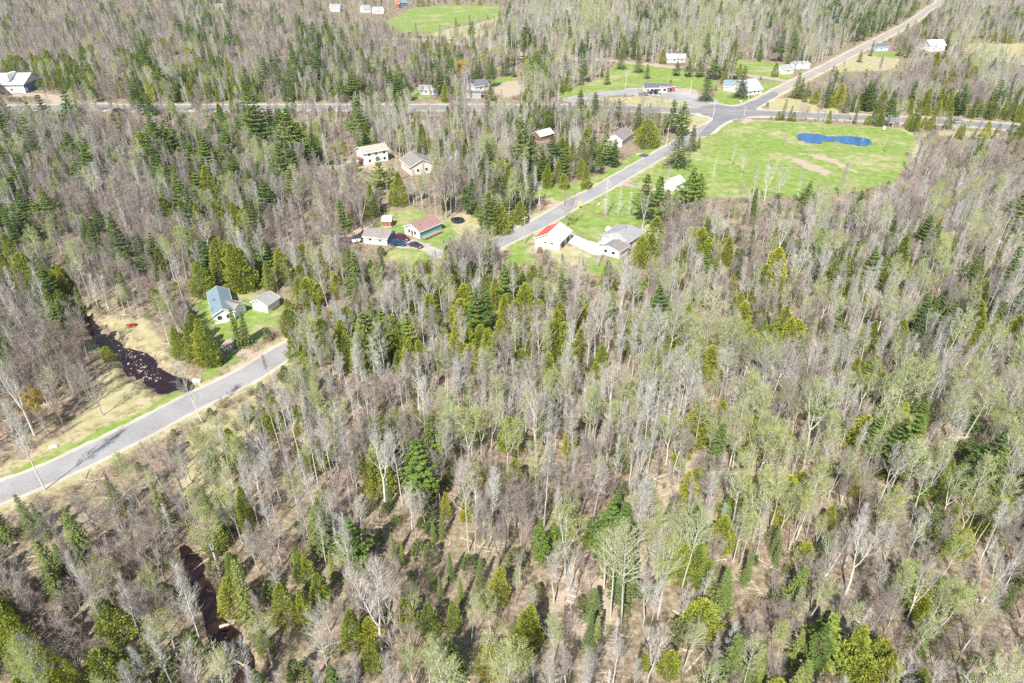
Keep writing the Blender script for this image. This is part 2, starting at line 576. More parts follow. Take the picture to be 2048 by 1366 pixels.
BB, AB, MBk, PB = birch_bark, aspen_bark, maple_bark, pine_bark
GEN = {
    'birch': [bare_tree(100 + s, h, b, sp, ld, n1, 6, 8, el, [BB, birch_twig, red_bud], r0=r0, tw=.011, lean=.06, tl=(.5, 1.1))
              for s, (h, b, sp, ld, r0, el, n1) in enumerate([(16, .38, 3.8, 1, .13, .85, 28), (17, .45, 3.2, 1, .12, .95, 28), (15, .35, 3.9, 1, .11, .8, 26), (16, .45, 5.2, 3, .17, .8, 28), (15, .42, 4.5, 2, .15, .8, 26), (18, .55, 2.6, 1, .12, 1.0, 26),
                                                                 (16, .3, 2.6, 1, .10, 1.0, 28), (14, .5, 3.6, 2, .12, .9, 26), (17, .5, 4.4, 1, .14, .6, 24)])],
    'aspen': [bare_tree(200 + s, h, b, sp, ld, 28, 6, 6, .65, [AB, aspen_twig, aspen_leaf], leaf=lf, leaf_sz=.17, r0=r0, tw=.010, lean=.06, tl=(.5, 1.1))
              for s, (h, b, sp, ld, r0, lf) in enumerate([(17, .5, 5.0, 1, .16, 1), (17, .5, 6.2, 3, .19, 2), (16, .5, 5.4, 2, .17, 2), (15, .4, 4.4, 1, .13, 1), (17, .55, 4.0, 1, .14, 2), (14, .45, 5.0, 2, .15, 1)])],
    'maple': [bare_tree(300 + s, h, b, sp, ld, n1, 7, 8, el, [MBk, maple_twig, red_bud], r0=r0, tw=.011, lean=.06, bud=bd, tl=(.5, 1.15))
              for s, (h, b, sp, ld, r0, bd, el, n1) in enumerate([(15, .3, 5.4, 4, .16, .08, .75, 28), (14, .35, 4.6, 3, .14, .4, .85, 26), (15, .35, 6.0, 5, .17, .0, .7, 30), (13, .3, 4.0, 1, .11, .15, .8, 26), (15, .45, 3.8, 2, .13, .0, .95, 26), (11, .2, 4.8, 4, .13, .5, .7, 26),
                                                                       (16, .5, 3.0, 1, .11, .0, 1.0, 28), (12, .25, 4.4, 3, .13, .05, .9, 28)])],
    'pine': [pine(400 + s, h, rd, [PB, pine_leaf], b, lv, pr) for s, (h, rd, b, lv, pr) in enumerate([(16, 5.2, .12, 13, 6), (17, 6.2, .15, 12, 7), (12, 4.6, .05, 11, 6), (19, 5.4, .3, 12, 6)])],
    'cedar': [cedar(500 + s, h, rd, [PB, cedar_leaf], n, .44, pt) for s, (h, rd, n, pt) in enumerate([(11, 3.0, 3300, 1.0), (10, 3.2, 3300, .8), (12, 2.6, 3000, 1.1), (7.5, 3.0, 2600, .65)])],
    'spruce': [spruce(600 + s, h, rd, [PB, spruce_leaf], lv, pr) for s, (h, rd, lv, pr) in enumerate([(13, 2.7, 26, 9), (12, 2.0, 24, 8), (14, 3.6, 26, 10), (8, 2.2, 18, 8)])],
    'dead': [spruce(700 + s, h, rd, [dead_bark, dead_bark], lv, pr, dead=True) for s, (h, rd, lv, pr) in enumerate([(13, 3.0, 20, 7), (11, 2.4, 16, 6)])],
    'yellow': [bare_tree(750, 11, .2, 5.2, 4, 26, 7, 6, .7, [MBk, aspen_twig, yellow_leaf], leaf=3, leaf_sz=.3, r0=.16)],
    'bush': [shrub(800 + s, h, sp, st, [shrub_twig, sapling_leaf], nt_, lf) for s, (h, sp, st, nt_, lf) in enumerate([(2.6, 1.3, 12, 18, 0), (1.8, 1.1, 13, 16, 0), (3.4, 1.5, 10, 24, 0), (2.2, 1.1, 10, 16, 1), (2.8, 1.3, 9, 20, 2)])],
    'sapling': [cedar(850 + s, h, rd, [PB, sapling_leaf], 460, .34, .9) for s, (h, rd) in enumerate([(3.0, 1.2), (4.2, 1.4)])],
    'tuft': [tuft(900 + s, [straw]) for s in range(2)],
    'debris': [debris(950 + s, [log_bark]) for s in range(3)],
}
PROTO = {}
for k, lst in GEN.items():
    PROTO[k] = []
    for i, (T, C, mats) in enumerate(lst):
        ent = {}
        if T is not None:
            ent['trunk'] = T.mesh(k + "_trunk", [mats[0]])
            if k in ('birch', 'aspen', 'maple', 'yellow'):
                ent['crown'] = C.mesh(k + "_crown", [mats[0], mats[1], mats[2]])
            else:
                ent['crown'] = C.mesh(k + "_crown", mats)
            J = MB()
            J.add(T.v, T.f, 0)
            J.m = [0] * len(T.f)
            b = J.n
            J.v.extend(C.v)
            J.f.extend(tuple(b + i_ for i_ in f) for f in C.f)
            J.m.extend(C.m)
            ent['all'] = J.mesh(k + "_tree", mats)
            ent['h'] = max(v[2] for v in T.v)
        else:
            ent['all'] = C.mesh(k, mats)
            ent['h'] = max(v[2] for v in C.v)
        PROTO[k].append(ent)
print("proto tris", sum(len(e['all'].polygons) for l in PROTO.values() for e in l))

# ------------------------------------------------------------------ ground plan (all outlines as ground points)
def P(*pts):
    return np.array([G(x, y) for x, y in pts])


def inside(poly, x, y):
    c = np.zeros(x.shape, bool)
    n = len(poly)
    bx = (x >= poly[:, 0].min()) & (x <= poly[:, 0].max()) & (y >= poly[:, 1].min()) & (y <= poly[:, 1].max())
    if not bx.any():
        return c
    xs, ys = x[bx], y[bx]
    r = np.zeros(xs.shape, bool)
    for i in range(n):
        x1, y1 = poly[i]
        x2, y2 = poly[(i + 1) % n]
        k = (y1 > ys) != (y2 > ys)
        with np.errstate(divide='ignore', invalid='ignore'):
            xi = (x2 - x1) * (ys - y1) / (y2 - y1 + 1e-12) + x1
        r ^= k & (xs < xi)
    c[bx] = r
    return c


def dline(line, x, y):
    d = np.full(x.shape, 1e9)
    for i in range(len(line) - 1):
        ax, ay = line[i]
        bx, by = line[i + 1]
        L2 = (bx - ax) ** 2 + (by - ay) ** 2
        t = np.clip(((x - ax) * (bx - ax) + (y - ay) * (by - ay)) / L2, 0, 1)
        d = np.minimum(d, np.hypot(x - ax - t * (bx - ax), y - ay - t * (by - ay)))
    return d


def dpoly(poly, x, y):
    """signed distance, negative inside"""
    d = dline(np.vstack([poly, poly[:1]]), x, y)
    return np.where(inside(poly, x, y), -d, d)


def smooth_line(pts, step=4.0):
    p = np.array(pts)
    out = []
    for i in range(len(p) - 1):
        p0, p1, p2, p3 = p[max(i - 1, 0)], p[i], p[i + 1], p[min(i + 2, len(p) - 1)]
        n = max(2, int(np.hypot(*(p2 - p1)) / step))
        for k in range(n):
            t = k / n
            out.append(.5 * ((2 * p1) + (-p0 + p2) * t + (2 * p0 - 5 * p1 + 4 * p2 - p3) * t * t + (-p0 + 3 * p1 - 3 * p2 + p3) * t ** 3))
    out.append(p[-1])
    return np.array(out)


def smooth_poly(pts, step=2.0):
    p = np.array(pts)
    n_ = len(p)
    out = []
    for i in range(n_):
        p0, p1, p2, p3 = p[i - 1], p[i], p[(i + 1) % n_], p[(i + 2) % n_]
        n = max(2, int(np.hypot(*(p2 - p1)) / step))
        for k in range(n):
            t = k / n
            out.append(.5 * ((2 * p1) + (-p0 + p2) * t + (2 * p0 - 5 * p1 + 4 * p2 - p3) * t * t + (-p0 + 3 * p1 - 3 * p2 + p3) * t ** 3))
    return np.array(out)


near = [G(x, y) for x, y in [(-240, 1075), (-120, 1033), (0, 985), (100, 946), (252, 873.5), (379, 807), (500, 748), (562, 707), (640, 668), (720, 628)]]
ROAD = smooth_line(near + [G(x, y) for x, y in [(850, 560), (1000, 484), (1089, 441), (1149, 405), (1200, 378), (1300, 320), (1345, 294), (1400, 262), (1440, 241), (1470, 226)]])
NROAD = smooth_line([G(x, y) for x, y in [(1470, 226), (1515, 203), (1560, 180), (1610, 155), (1660, 130), (1740, 88), (1820, 46), (1855, 20), (1880, 2)]] + [(520, 960), (640, 1150)])
HWY = smooth_line([(-700, 318)] + [G(x, y) for x, y in [(0, 217), (250, 216), (587, 215), (900, 215), (1224, 216), (1400, 221.5), (1500, 225), (1620, 230.5), (1786, 239), (1986, 251)]] + [(420, 262), (760, 232)])
DIRT = smooth_line([G(x, y) for x, y in [(700, 79), (800, 78), (870, 81), (915, 87), (975, 96), (1035, 107), (1100, 116), (1180, 119), (1290, 128), (1350, 135)]])
LIGHTRD = smooth_line([G(x, y) for x, y in [(1455, 148), (1500, 151), (1540, 157), (1580, 163)]])
TRACK = smooth_line([G(x, y) for x, y in [(1690, 121), (1740, 124), (1785, 132)]])
LOOPDRIVE = smooth_line([G(x, y) for x, y in [(1130, 203), (1155, 197), (1180, 192), (1236, 185.5), (1284, 184), (1330, 189), (1370, 199), (1400, 210), (1430, 219)]])
APRON = P((1250, 178), (1300, 175), (1350, 176), (1385, 186), (1430, 198), (1437, 212), (1400, 210), (1350, 197), (1290, 190), (1250, 190))
DRIVE1 = smooth_line([G(x, y) for x, y in [(778, 481), (800, 481), (835, 490), (870, 503), (900, 517), (925, 530)]], 2)
DRIVE1PAD = P((778, 472), (800, 474), (838, 482), (842, 494), (820, 497), (782, 492))
DRIVE2 = P((1108, 452), (1125, 458), (1150, 470), (1175, 481), (1195, 487), (1205, 505), (1196, 511), (1172, 503), (1140, 487), (1112, 475), (1100, 462))
LOOPDIRT = smooth_line([G(x, y) for x, y in [(1050, 394), (1075, 396), (1100, 400), (1116, 405), (1106, 416)]], 2)
PATH2 = smooth_line([G(x, y) for x, y in [(1240, 366), (1262, 372), (1300, 378), (1345, 386)]], 2)
DRIVE3 = smooth_line([G(x, y) for x, y in [(1240, 301), (1262, 305), (1300, 314)]], 2)
DRIVE4 = smooth_line([G(x, y) for x, y in [(462, 680), (478, 693), (497, 706), (520, 722)]], 2)
DRIVE5 = smooth_line([G(x, y) for x, y in [(640, 345), (675, 330), (700, 323), (722, 326), (745, 336), (760, 346)]], 2)
DRIVE6 = smooth_line([G(x, y) for x, y in [(20, 192), (70, 190), (110, 197), (128, 207), (140, 215)]], 3)
POND = smooth_poly(P((1594, 270), (1606, 265), (1640, 267), (1655, 271), (1700, 271), (1735, 276), (1744, 285), (1736, 290), (1700, 287), (1672, 282), (1652, 280), (1636, 285), (1612, 283), (1598, 277)), 1.5)
CREEK = smooth_poly(P((388, 757), (386, 769), (365, 777), (325, 780), (300, 775), (288, 762), (268, 753), (250, 745), (243, 730), (240, 708), (222, 696), (200, 686), (180, 668), (165, 645), (148, 625), (135, 608), (150, 600), (168, 615), (188, 640), (210, 662), (240, 682), (262, 694), (292, 702), (312, 722), (335, 742), (360, 750)), 1.2)
CREEK2 = smooth_poly(P((358, 1085), (382, 1095), (405, 1130), (425, 1185), (440, 1230), (480, 1262), (505, 1300), (500, 1345), (480, 1420), (440, 1420), (455, 1350), (440, 1300), (415, 1275), (405, 1230), (385, 1180), (365, 1130)), 1.2)
LAWNS = [P(*q) for q in [
    ((735, 470), (770, 428), (815, 418), (860, 430), (890, 440), (905, 455), (925, 490), (905, 512), (870, 500), (838, 478), (800, 470)),
    ((765, 507), (790, 497), (830, 496), (875, 512), (880, 528), (840, 534), (795, 530)),
    ((-60, 985), (0, 955), (80, 918), (160, 878), (260, 832), (340, 790), (395, 765), (405, 778), (330, 822), (200, 888), (80, 940), (-60, 1010)),
    ((1425, 262), (1440, 248), (1500, 242), (1640, 247), (1800, 258), (1830, 275), (1815, 330), (1790, 365), (1700, 385), (1600, 395), (1500, 398), (1430, 398), (1300, 390), (1262, 362), (1330, 318), (1395, 290)),
    ((1100, 452), (1135, 425), (1170, 400), (1215, 372), (1290, 378), (1310, 430), (1290, 452), (1255, 452), (1215, 485), (1190, 484), (1150, 468)),
    ((1062, 392), (1075, 375), (1130, 370), (1190, 355), (1240, 325), (1290, 298), (1345, 278), (1352, 283), (1290, 322), (1220, 362), (1160, 394), (1118, 402)),
    ((1115, 190), (1160, 172), (1205, 155), (1230, 128), (1270, 128), (1330, 128), (1380, 145), (1435, 162), (1440, 178), (1390, 182), (1330, 172), (1285, 178), (1200, 184), (1130, 198)),
    ((1410, 208), (1440, 180), (1480, 160), (1560, 165), (1568, 172), (1530, 194), (1500, 210), (1450, 215)),
    ((1470, 120), (1500, 122), (1570, 128), (1590, 145), (1575, 160), (1500, 150), (1470, 146)),
    ((770, 42), (830, 15), (900, 9), (1000, 12), (1000, 32), (950, 42), (890, 58), (850, 66), (800, 64)),
    ((385, 602), (440, 578), (500, 572), (560, 600), (555, 650), (500, 690), (440, 690), (400, 640)),
    ((1020, 115), (1040, 109), (1060, 112), (1050, 120)),
    ((1745, 103), (1800, 104), (1795, 116), (1750, 113)),
    ((985, 160), (1020, 152), (1040, 160), (1010, 172), (980, 172)),
    ((100, 190), (128, 192), (132, 203), (105, 198)),
    ((1025, 470), (1065, 470), (1075, 530), (1010, 530)),
    ((1180, 515), (1250, 520), (1240, 548), (1170, 548)),
    ((400, 740), (440, 715), (470, 705), (475, 718), (440, 742), (405, 768)),
    ((822, 180), (850, 178), (865, 186), (850, 198), (815, 198)),
]]
DULL = [P(*q) for q in [                                        # paler, drier grass
    ((890, 432), (925, 425), (965, 440), (965, 480), (935, 500), (905, 470)),
    ((150, 690), (200, 655), (250, 690), (240, 720), (290, 775), (395, 775), (300, 832), (200, 870), (120, 905), (0, 960), (0, 930), (110, 880), (190, 800), (215, 730)),
    ((175, 650), (225, 635), (290, 640), (330, 690), (360, 745), (300, 700), (235, 680)),
    ((1290, 400), (1330, 430), (1330, 500), (1290, 520), (1280, 470)),
    ((1075, 480), (1110, 478), (1180, 505), (1180, 530), (1120, 535)),
    ((1190, 196), (1290, 192), (1380, 202), (1390, 213), (1230, 210)),
    ((1340, 222), (1420, 222), (1438, 232), (1400, 258), (1350, 262)),
    ((1530, 205), (1560, 195), (1620, 200), (1680, 220), (1740, 232), (1540, 220)),
    ((1905, 88), (2060, 88), (2060, 135), (1985, 122), (1935, 108)),
    ((1640, 145), (1680, 125), (1740, 105), (1800, 118), (1790, 140), (1690, 145)),
    ((1870, 262), (1990, 262), (2000, 275), (1880, 272)),
    ((1400, 264), (1460, 250), (1500, 240), (1640, 246), (1820, 258), (1840, 300), (1810, 340), (1740, 350), (1560, 375), (1500, 330)),
    ((850, 70), (900, 58), (960, 45), (1000, 32), (1010, 40), (960, 75), (900, 78)),
    ((690, 345), (740, 325), (800, 350), (760, 372), (700, 362)),
    ((440, 990), (390, 1000), (340, 1010), (380, 870), (560, 760), (600, 740), (560, 780)),
]]
SAND = [P(*q) for q in [
    ((1578, 314), (1600, 318), (1640, 334), (1668, 346), (1650, 350), (1612, 336), (1585, 322)),
    ((1640, 308), (1665, 316), (1700, 334), (1716, 343), (1700, 344), (1668, 328), (1642, 314)),
    ((1600, 306), (1635, 309), (1662, 322), (1640, 320)),
    ((1478, 240), (1500, 236), (1512, 242), (1485, 247)),
    ((990, 168), (1035, 160), (1050, 185), (1010, 198), (985, 185)),
    ((1345, 178), (1380, 176), (1420, 196), (1400, 205), (1360, 190)),
    ((730, 340), (770, 335), (780, 352), (740, 356)),
    ((680, 470), (705, 462), (740, 450), (745, 458), (710, 478), (690, 485)),
    ((1060, 480), (1075, 478), (1085, 500), (1060, 510)),
    ((1085, 580), (1120, 575), (1125, 635), (1090, 640)),
    ((1110, 1150), (1160, 1125), (1240, 1180), (1215, 1290), (1120, 1270)),
    ((1240, 1050), (1330, 1030), (1350, 1150), (1240, 1170)),
    ((1350, 890), (1390, 900), (1420, 1050), (1370, 1100), (1340, 1000)),
    ((1310, 960), (1345, 965), (1340, 1030), (1300, 1040)),
]]
YARD = [(LAWNS[i], 0.5) for i in range(len(LAWNS))] + [(p, 0) for p in DULL[:13]]
WATERS = [POND, CREEK, CREEK2]
OPEN_LINES = [(ROAD, 6.2), (NROAD, 7), (HWY, 11), (DIRT, 6), (LIGHTRD, 6), (TRACK, 4), (LOOPDRIVE, 9), (DRIVE1, 4), (LOOPDIRT, 3), (PATH2, 3), (DRIVE3, 4), (DRIVE4, 3.5), (DRIVE5, 5), (DRIVE6, 6)]
BUILD_PADS = []                                  # filled by the building list below: (x, y, radius)


def warp(x, y):
    return (x + .8 * np.sin(y * .9 + 1.3 * np.sin(x * .37)) + .5 * np.sin(y * 2.3 + x), y + .8 * np.sin(x * .8 + 1.7 * np.sin(y * .31)) + .5 * np.sin(x * 2.1 - y))


def vnoise(x, y, s, seed=0):
    """smooth value noise 0..1"""
    x = x / s + 1000 + seed * 17.3
    y = y / s + 1000 + seed * 31.7
    xi, yi = np.floor(x).astype(np.int64), np.floor(y).astype(np.int64)
    fx, fy = x - xi, y - yi
    fx, fy = fx * fx * (3 - 2 * fx), fy * fy * (3 - 2 * fy)

    def hsh(a, b):
        h = (a * 374761393 + b * 668265263 + seed * 1274126177) & 0x7fffffff
        h = ((h ^ (h >> 13)) * 1274126177) & 0x7fffffff
        return ((h ^ (h >> 16)) & 0xffff) / 65535.0
    return (hsh(xi, yi) * (1 - fx) + hsh(xi + 1, yi) * fx) * (1 - fy) + (hsh(xi, yi + 1) * (1 - fx) + hsh(xi + 1, yi + 1) * fx) * fy


def axis(core0, core1, step, lim0, lim1, grow=.02):
    a = list(np.arange(core0, core1, step))
    s, v = step, a[-1]
    while v < lim1:
        s *= 1 + grow if v < 1300 else 1.25
        v += s
        a.append(v)
    s, v, b = step, a[0], []
    while v > lim0:
        s *= 1 + grow if v > -1300 and lim0 < -2000 else 1.25
        v -= s
        b.append(v)
    return np.array(b[::-1] + a)


gx = axis(-130, 130, .9, -9000, 9000, .013)
gy = axis(35, 330, .8, -3000, 12000, .016)
XX, YY = np.meshgrid(gx, gy)
xw, yw = warp(XX, YY)
inner = (np.abs(XX) < 1400) & (YY > -50) & (YY < 1500)


def field(fn):
    o = np.full(XX.shape, 99.0)
    o[inner] = fn(xw[inner], yw[inner])
    return o


def soft(d, w=1.2):
    return np.clip(.5 - d / (2 * w), 0, 1)


lawn = np.zeros(XX.shape)
for q in LAWNS:
    lawn = np.maximum(lawn, soft(field(lambda a, b: dpoly(q, a, b))))
dull = np.zeros(XX.shape)
for q in DULL:
    dull = np.maximum(dull, soft(field(lambda a, b: dpoly(q, a, b)), 2.2))
sand = np.zeros(XX.shape)
for q in SAND:
    sand = np.maximum(sand, soft(field(lambda a, b: dpoly(q, a, b)), 1.8))
rd = np.minimum(field(lambda a, b: dline(ROAD, a, b)), field(lambda a, b: dline(NROAD, a, b)) - .6)
hd = field(lambda a, b: dline(HWY, a, b))
verge = np.maximum(soft(rd - 5.6, 1.2), soft(hd - 9.5, 2.5))
dull = np.maximum(dull, verge * .9)
ld = np.minimum.reduce([field(lambda a, b, l=l, w=w: dline(l, a, b) - w) for l, w in [(DRIVE1, 2.2), (LOOPDIRT, 1.6), (PATH2, 1.3), (DRIVE4, 1.8), (DRIVE5, 2.6), (DRIVE6, 4.0), (DIRT, 4.4), (TRACK, 2.2), (LIGHTRD, 3.5)]])
sand = np.maximum(sand, soft(ld, .8))
ZZ = .18 * (vnoise(XX, YY, 9, 1) - .5) + .5 * (vnoise(XX, YY, 40, 2) - .5)
flat_ = soft(np.minimum.reduce([rd - 6.5, hd - 12, ld - 1]), 2.0)
for q in (APRON, DRIVE2, DRIVE1PAD):
    flat_ = np.maximum(flat_, soft(field(lambda a, b: dpoly(q, a, b)) - 2, 2))
ZZ *= (1 - flat_) * (1 - np.clip(lawn * .6, 0, 1))
bank = np.zeros(XX.shape)
for q, dep in ((POND, .9), (CREEK, 1.5), (CREEK2, 1.0)):
    d = field(lambda a, b: dpoly(q, a, b))
    ZZ -= dep * np.clip(.65 - d / 2.2, 0, 1) * (d < 3)
    bank = np.maximum(bank, soft(np.abs(d - .3) - .8, .8) if q is not POND else soft(np.abs(d - .4) - .5, .6))
ZZ = np.where(inner, ZZ, 0)
ny, nx = XX.shape
gv = np.stack([XX.ravel(), YY.ravel(), ZZ.ravel()], 1).astype(np.float32)
idx = np.arange(nx * ny).reshape(ny, nx)
quads = np.stack([idx[:-1, :-1], idx[:-1, 1:], idx[1:, 1:], idx[1:, :-1]], -1).reshape(-1, 4)
me = bpy.data.meshes.new("ground")
me.vertices.add(len(gv))
me.vertices.foreach_set("co", gv.ravel())
me.loops.add(quads.size)
me.loops.foreach_set("vertex_index", quads.ravel().astype(np.int32))
me.polygons.add(len(quads))
me.polygons.foreach_set("loop_start", np.arange(0, quads.size, 4, dtype=np.int32))
me.update(calc_edges=True)
me.shade_smooth()
for nm, arr in (("lawn", lawn), ("dull", dull), ("sand", sand), ("bank", bank)):
    a = me.attributes.new(nm, 'FLOAT', 'POINT')
    a.data.foreach_set("value", arr.ravel().astype(np.float32))
print("ground tris", len(quads) * 2)


def ground_z(x, y):
    i = int(np.clip(np.searchsorted(gx, x) - 1, 0, nx - 2))
    j = int(np.clip(np.searchsorted(gy, y) - 1, 0, ny - 2))
    fx, fy = (x - gx[i]) / (gx[i + 1] - gx[i]), (y - gy[j]) / (gy[j + 1] - gy[j])
    return float((ZZ[j, i] * (1 - fx) + ZZ[j, i + 1] * fx) * (1 - fy) + (ZZ[j + 1, i] * (1 - fx) + ZZ[j + 1, i + 1] * fx) * fy)


m, t, b = nt("forest_floor")
at = {k: N(t, "ShaderNodeAttribute", attribute_name=k).outputs["Fac"] for k in ("lawn", "dull", "sand", "bank")}
n1 = noise(t, .09, 4, coord="World")
n2 = noise(t, 1.3, 5, .65, coord="World")
n3 = noise(t, .35, 4, .6, coord="World")
litter = ramp(t, n2, [(.30, (.11, .082, .055)), (.5, (.255, .195, .14)), (.68, (.42, .335, .25))])
litter2 = ramp(t, n2, [(.30, (.15, .12, .07)), (.55, (.30, .25, .16)), (.7, (.40, .34, .24))])
floor_c = mixc(t, ramp(t, n1, [(.42, (0, 0, 0)), (.58, (1, 1, 1))]), litter, litter2)
drygrass = ramp(t, n3, [(.3, (.30, .28, .13)), (.5, (.40, .36, .19)), (.68, (.50, .42, .27))])
green = ramp(t, n3, [(.28, (.13, .225, .04)), (.5, (.21, .29, .065)), (.66, (.30, .33, .11)), (.8, (.40, .36, .18))])
fine = ramp(t, noise(t, 3.5, 4, .7, coord="World"), [(.3, (.78,) * 3), (.7, (1.18,) * 3)])
sandc = ramp(t, n2, [(.3, (.36, .28, .20)), (.7, (.50, .41, .31))])
bankc = ramp(t, n2, [(.3, (.13, .09, .055)), (.6, (.36, .29, .19)), (.75, (.50, .43, .33))])


def edge(a, w=.22):
    """attribute threshold roughened by noise"""
    ad = N(t, "ShaderNodeMath", operation='ADD')
    mu = N(t, "ShaderNodeMath", operation='MULTIPLY_ADD')
    t.links.new(n3, mu.inputs[0])
    mu.inputs[1].default_value = .9
    mu.inputs[2].default_value = -.45
    t.links.new(a, ad.inputs[0])
    t.links.new(mu.outputs[0], ad.inputs[1])
    mr = N(t, "ShaderNodeMapRange")
    mr.inputs[1].default_value = .5 - w
    mr.inputs[2].default_value = .5 + w
    t.links.new(ad.outputs[0], mr.inputs[0])
    return mr.outputs[0]


c = mixc(t, edge(at["dull"]), floor_c, drygrass)
c = mixc(t, edge(at["lawn"]), c, green)
# drier, sandier patches inside the lawns and fields
patch = ramp(t, noise(t, .045, 6, .68, coord="World"), [(.50, (0, 0, 0)), (.66, (.85, .85, .85))])
mu = N(t, "ShaderNodeMath", operation='MULTIPLY')
t.links.new(patch, mu.inputs[0])
t.links.new(at["lawn"], mu.inputs[1])
c = mixc(t, mu.outputs[0], c, drygrass)
c = mixc(t, edge(at["sand"]), c, sandc)
c = mixc(t, edge(at["bank"]), c, bankc)
c = mixc(t, 1.0, c, fine, 'MULTIPLY')
t.links.new(c, b.inputs["Base Color"])
b.inputs["Roughness"].default_value = .95
b.inputs["Specular IOR Level"].default_value = .1
bp = N(t, "ShaderNodeBump", i_Strength=.5, i_Distance=.12)
t.links.new(n2, bp.inputs["Height"])
t.links.new(bp.outputs[0], b.inputs["Normal"])
me.materials.append(m)
ground = tag(link("ground", me), kind="structure")


# ------------------------------------------------------------------ roads, drives, water
def asphalt_mat(name, lo, hi, streak=True):
    m, t, b = nt(name)
    a = noise(t, 2.2, 6, .7, coord="World")
    g = noise(t, .12, 4, .6, coord="World")
    c = ramp(t, a, [(.3, lo), (.7, hi)])
    c = mixc(t, 1.0, c, ramp(t, g, [(.3, (.85,) * 3), (.7, (1.12,) * 3)]), 'MULTIPLY')
    t.links.new(c, b.inputs["Base Color"])
    b.inputs["Roughness"].default_value = .9
    b.inputs["Specular IOR Level"].default_value = .2
    bp = N(t, "ShaderNodeBump", i_Strength=.3, i_Distance=.02)
    t.links.new(a, bp.inputs["Height"])
    t.links.new(bp.outputs[0], b.inputs["Normal"])
    return m


asph_local = asphalt_mat("worn_asphalt", (.27, .26, .25), (.36, .35, .335))
asph_hwy = asphalt_mat("highway_asphalt", (.19, .185, .185), (.26, .255, .25))
asph_n = asphalt_mat("old_road_surface", (.32, .275, .235), (.40, .35, .30))
shoulder_m = asphalt_mat("gravel_shoulder", (.42, .36, .29), (.58, .51, .42))
concrete_m = asphalt_mat("pale_concrete", (.52, .49, .44), (.64, .60, .55))
gravel_m = asphalt_mat("drive_gravel", (.36, .33, .30), (.46, .43, .39))
white_paint = plain("road_paint_white", (.75, .75, .72), .7, .15)
yellow_paint = plain("road_paint_yellow", (.62, .48, .12), .7, .15)


def strip(name, line, w, z, mat, wob=.12, seed=0, s0=0, s1=None, taper=0):
    """a road sheet of half-width w with a slightly ragged edge; thickness from the skirt"""
    ln = line[s0:s1]
    d = np.gradient(ln, axis=0)
    d /= np.hypot(d[:, 0], d[:, 1])[:, None] + 1e-9
    n = np.stack([-d[:, 1], d[:, 0]], 1)
    B = MB()
    r = random.Random(seed)
    vs, fs = [], []
    for k in range(len(ln)):
        a = w + r.uniform(-wob, wob)
        c_ = w + r.uniform(-wob, wob)
        p, q = ln[k] + n[k] * a, ln[k] - n[k] * c_
        vs += [(p[0], p[1], z - .12), (p[0], p[1], z), (q[0], q[1], z), (q[0], q[1], z - .12)]
    for k in range(len(ln) - 1):
        a, c_ = 4 * k, 4 * k + 4
        for j in range(3):
            fs.append((a + j, a + j + 1, c_ + j + 1, c_ + j))
    B.add(vs, fs)
    o = link(name, B.mesh(name, [mat]))
    tag(o, kind="structure")
    return o


def sheet(name, poly, z, mat, kind="structure", skirt=.12):
    B = MB()
    n = len(poly)
    B.add([(p[0], p[1], z) for p in poly], [tuple(range(n))])
    if skirt:
        B.add([(p[0], p[1], z) for p in poly] + [(p[0], p[1], z - skirt) for p in poly], [(i, (i + 1) % n, n + (i + 1) % n, n + i) for i in range(n)])
    o = link(name, B.mesh(name, [mat]))
    tag(o, kind=kind)
    return o


def resample(line, step):
    d = np.r_[0, np.cumsum(np.hypot(*np.diff(line, axis=0).T))]
    s = np.arange(0, d[-1], step)
    return np.stack([np.interp(s, d, line[:, 0]), np.interp(s, d, line[:, 1])], 1)


R2 = resample(ROAD, 1.6)
strip("road_shoulder", R2, 3.95, .030, shoulder_m, .28, 1)
strip("road", R2, 2.95, .060, asph_local, .08, 2)
NR2 = resample(NROAD, 2.5)
strip("road_shoulder", NR2, 4.9, .026, shoulder_m, .4, 3)
strip("road", NR2, 3.4, .052, asph_n, .15, 4)
H2 = resample(HWY, 4)
strip("highway_shoulder", H2, 7.4, .034, shoulder_m, .4, 5)
strip("highway", H2, 5.6, .068, asph_hwy, .08, 6)
# flared intersection
INTER = smooth_poly([G(x, y) for x, y in [(1400, 268), (1425, 238), (1402, 228.5), (1402, 215), (1432, 209), (1470, 213), (1510, 201), (1545, 184), (1556, 190), (1530, 206), (1512, 219), (1540, 224), (1590, 231), (1520, 232), (1470, 238), (1442, 250), (1415, 272)]], 2)
strip_z = .076
sheet("intersection", INTER, strip_z, asph_hwy)
INTER_S = smooth_poly([G(x, y) for x, y in [(1394, 268), (1418, 239), (1394, 231), (1394, 213), (1430, 206), (1468, 210), (1505, 198), (1545, 182), (1562, 190), (1536, 207), (1522, 216), (1560, 223), (1640, 232), (1524, 236), (1474, 241), (1448, 252), (1422, 274)]], 2)
sheet("intersection_shoulder", INTER_S, .042, shoulder_m)
strip("loop_drive", resample(LOOPDRIVE, 2), 6.0, .056, asphalt_mat("drive_asphalt", (.30, .285, .27), (.38, .36, .34)), .3, 7)
sheet("station_apron", smooth_poly(APRON, 3), .048, gravel_m)


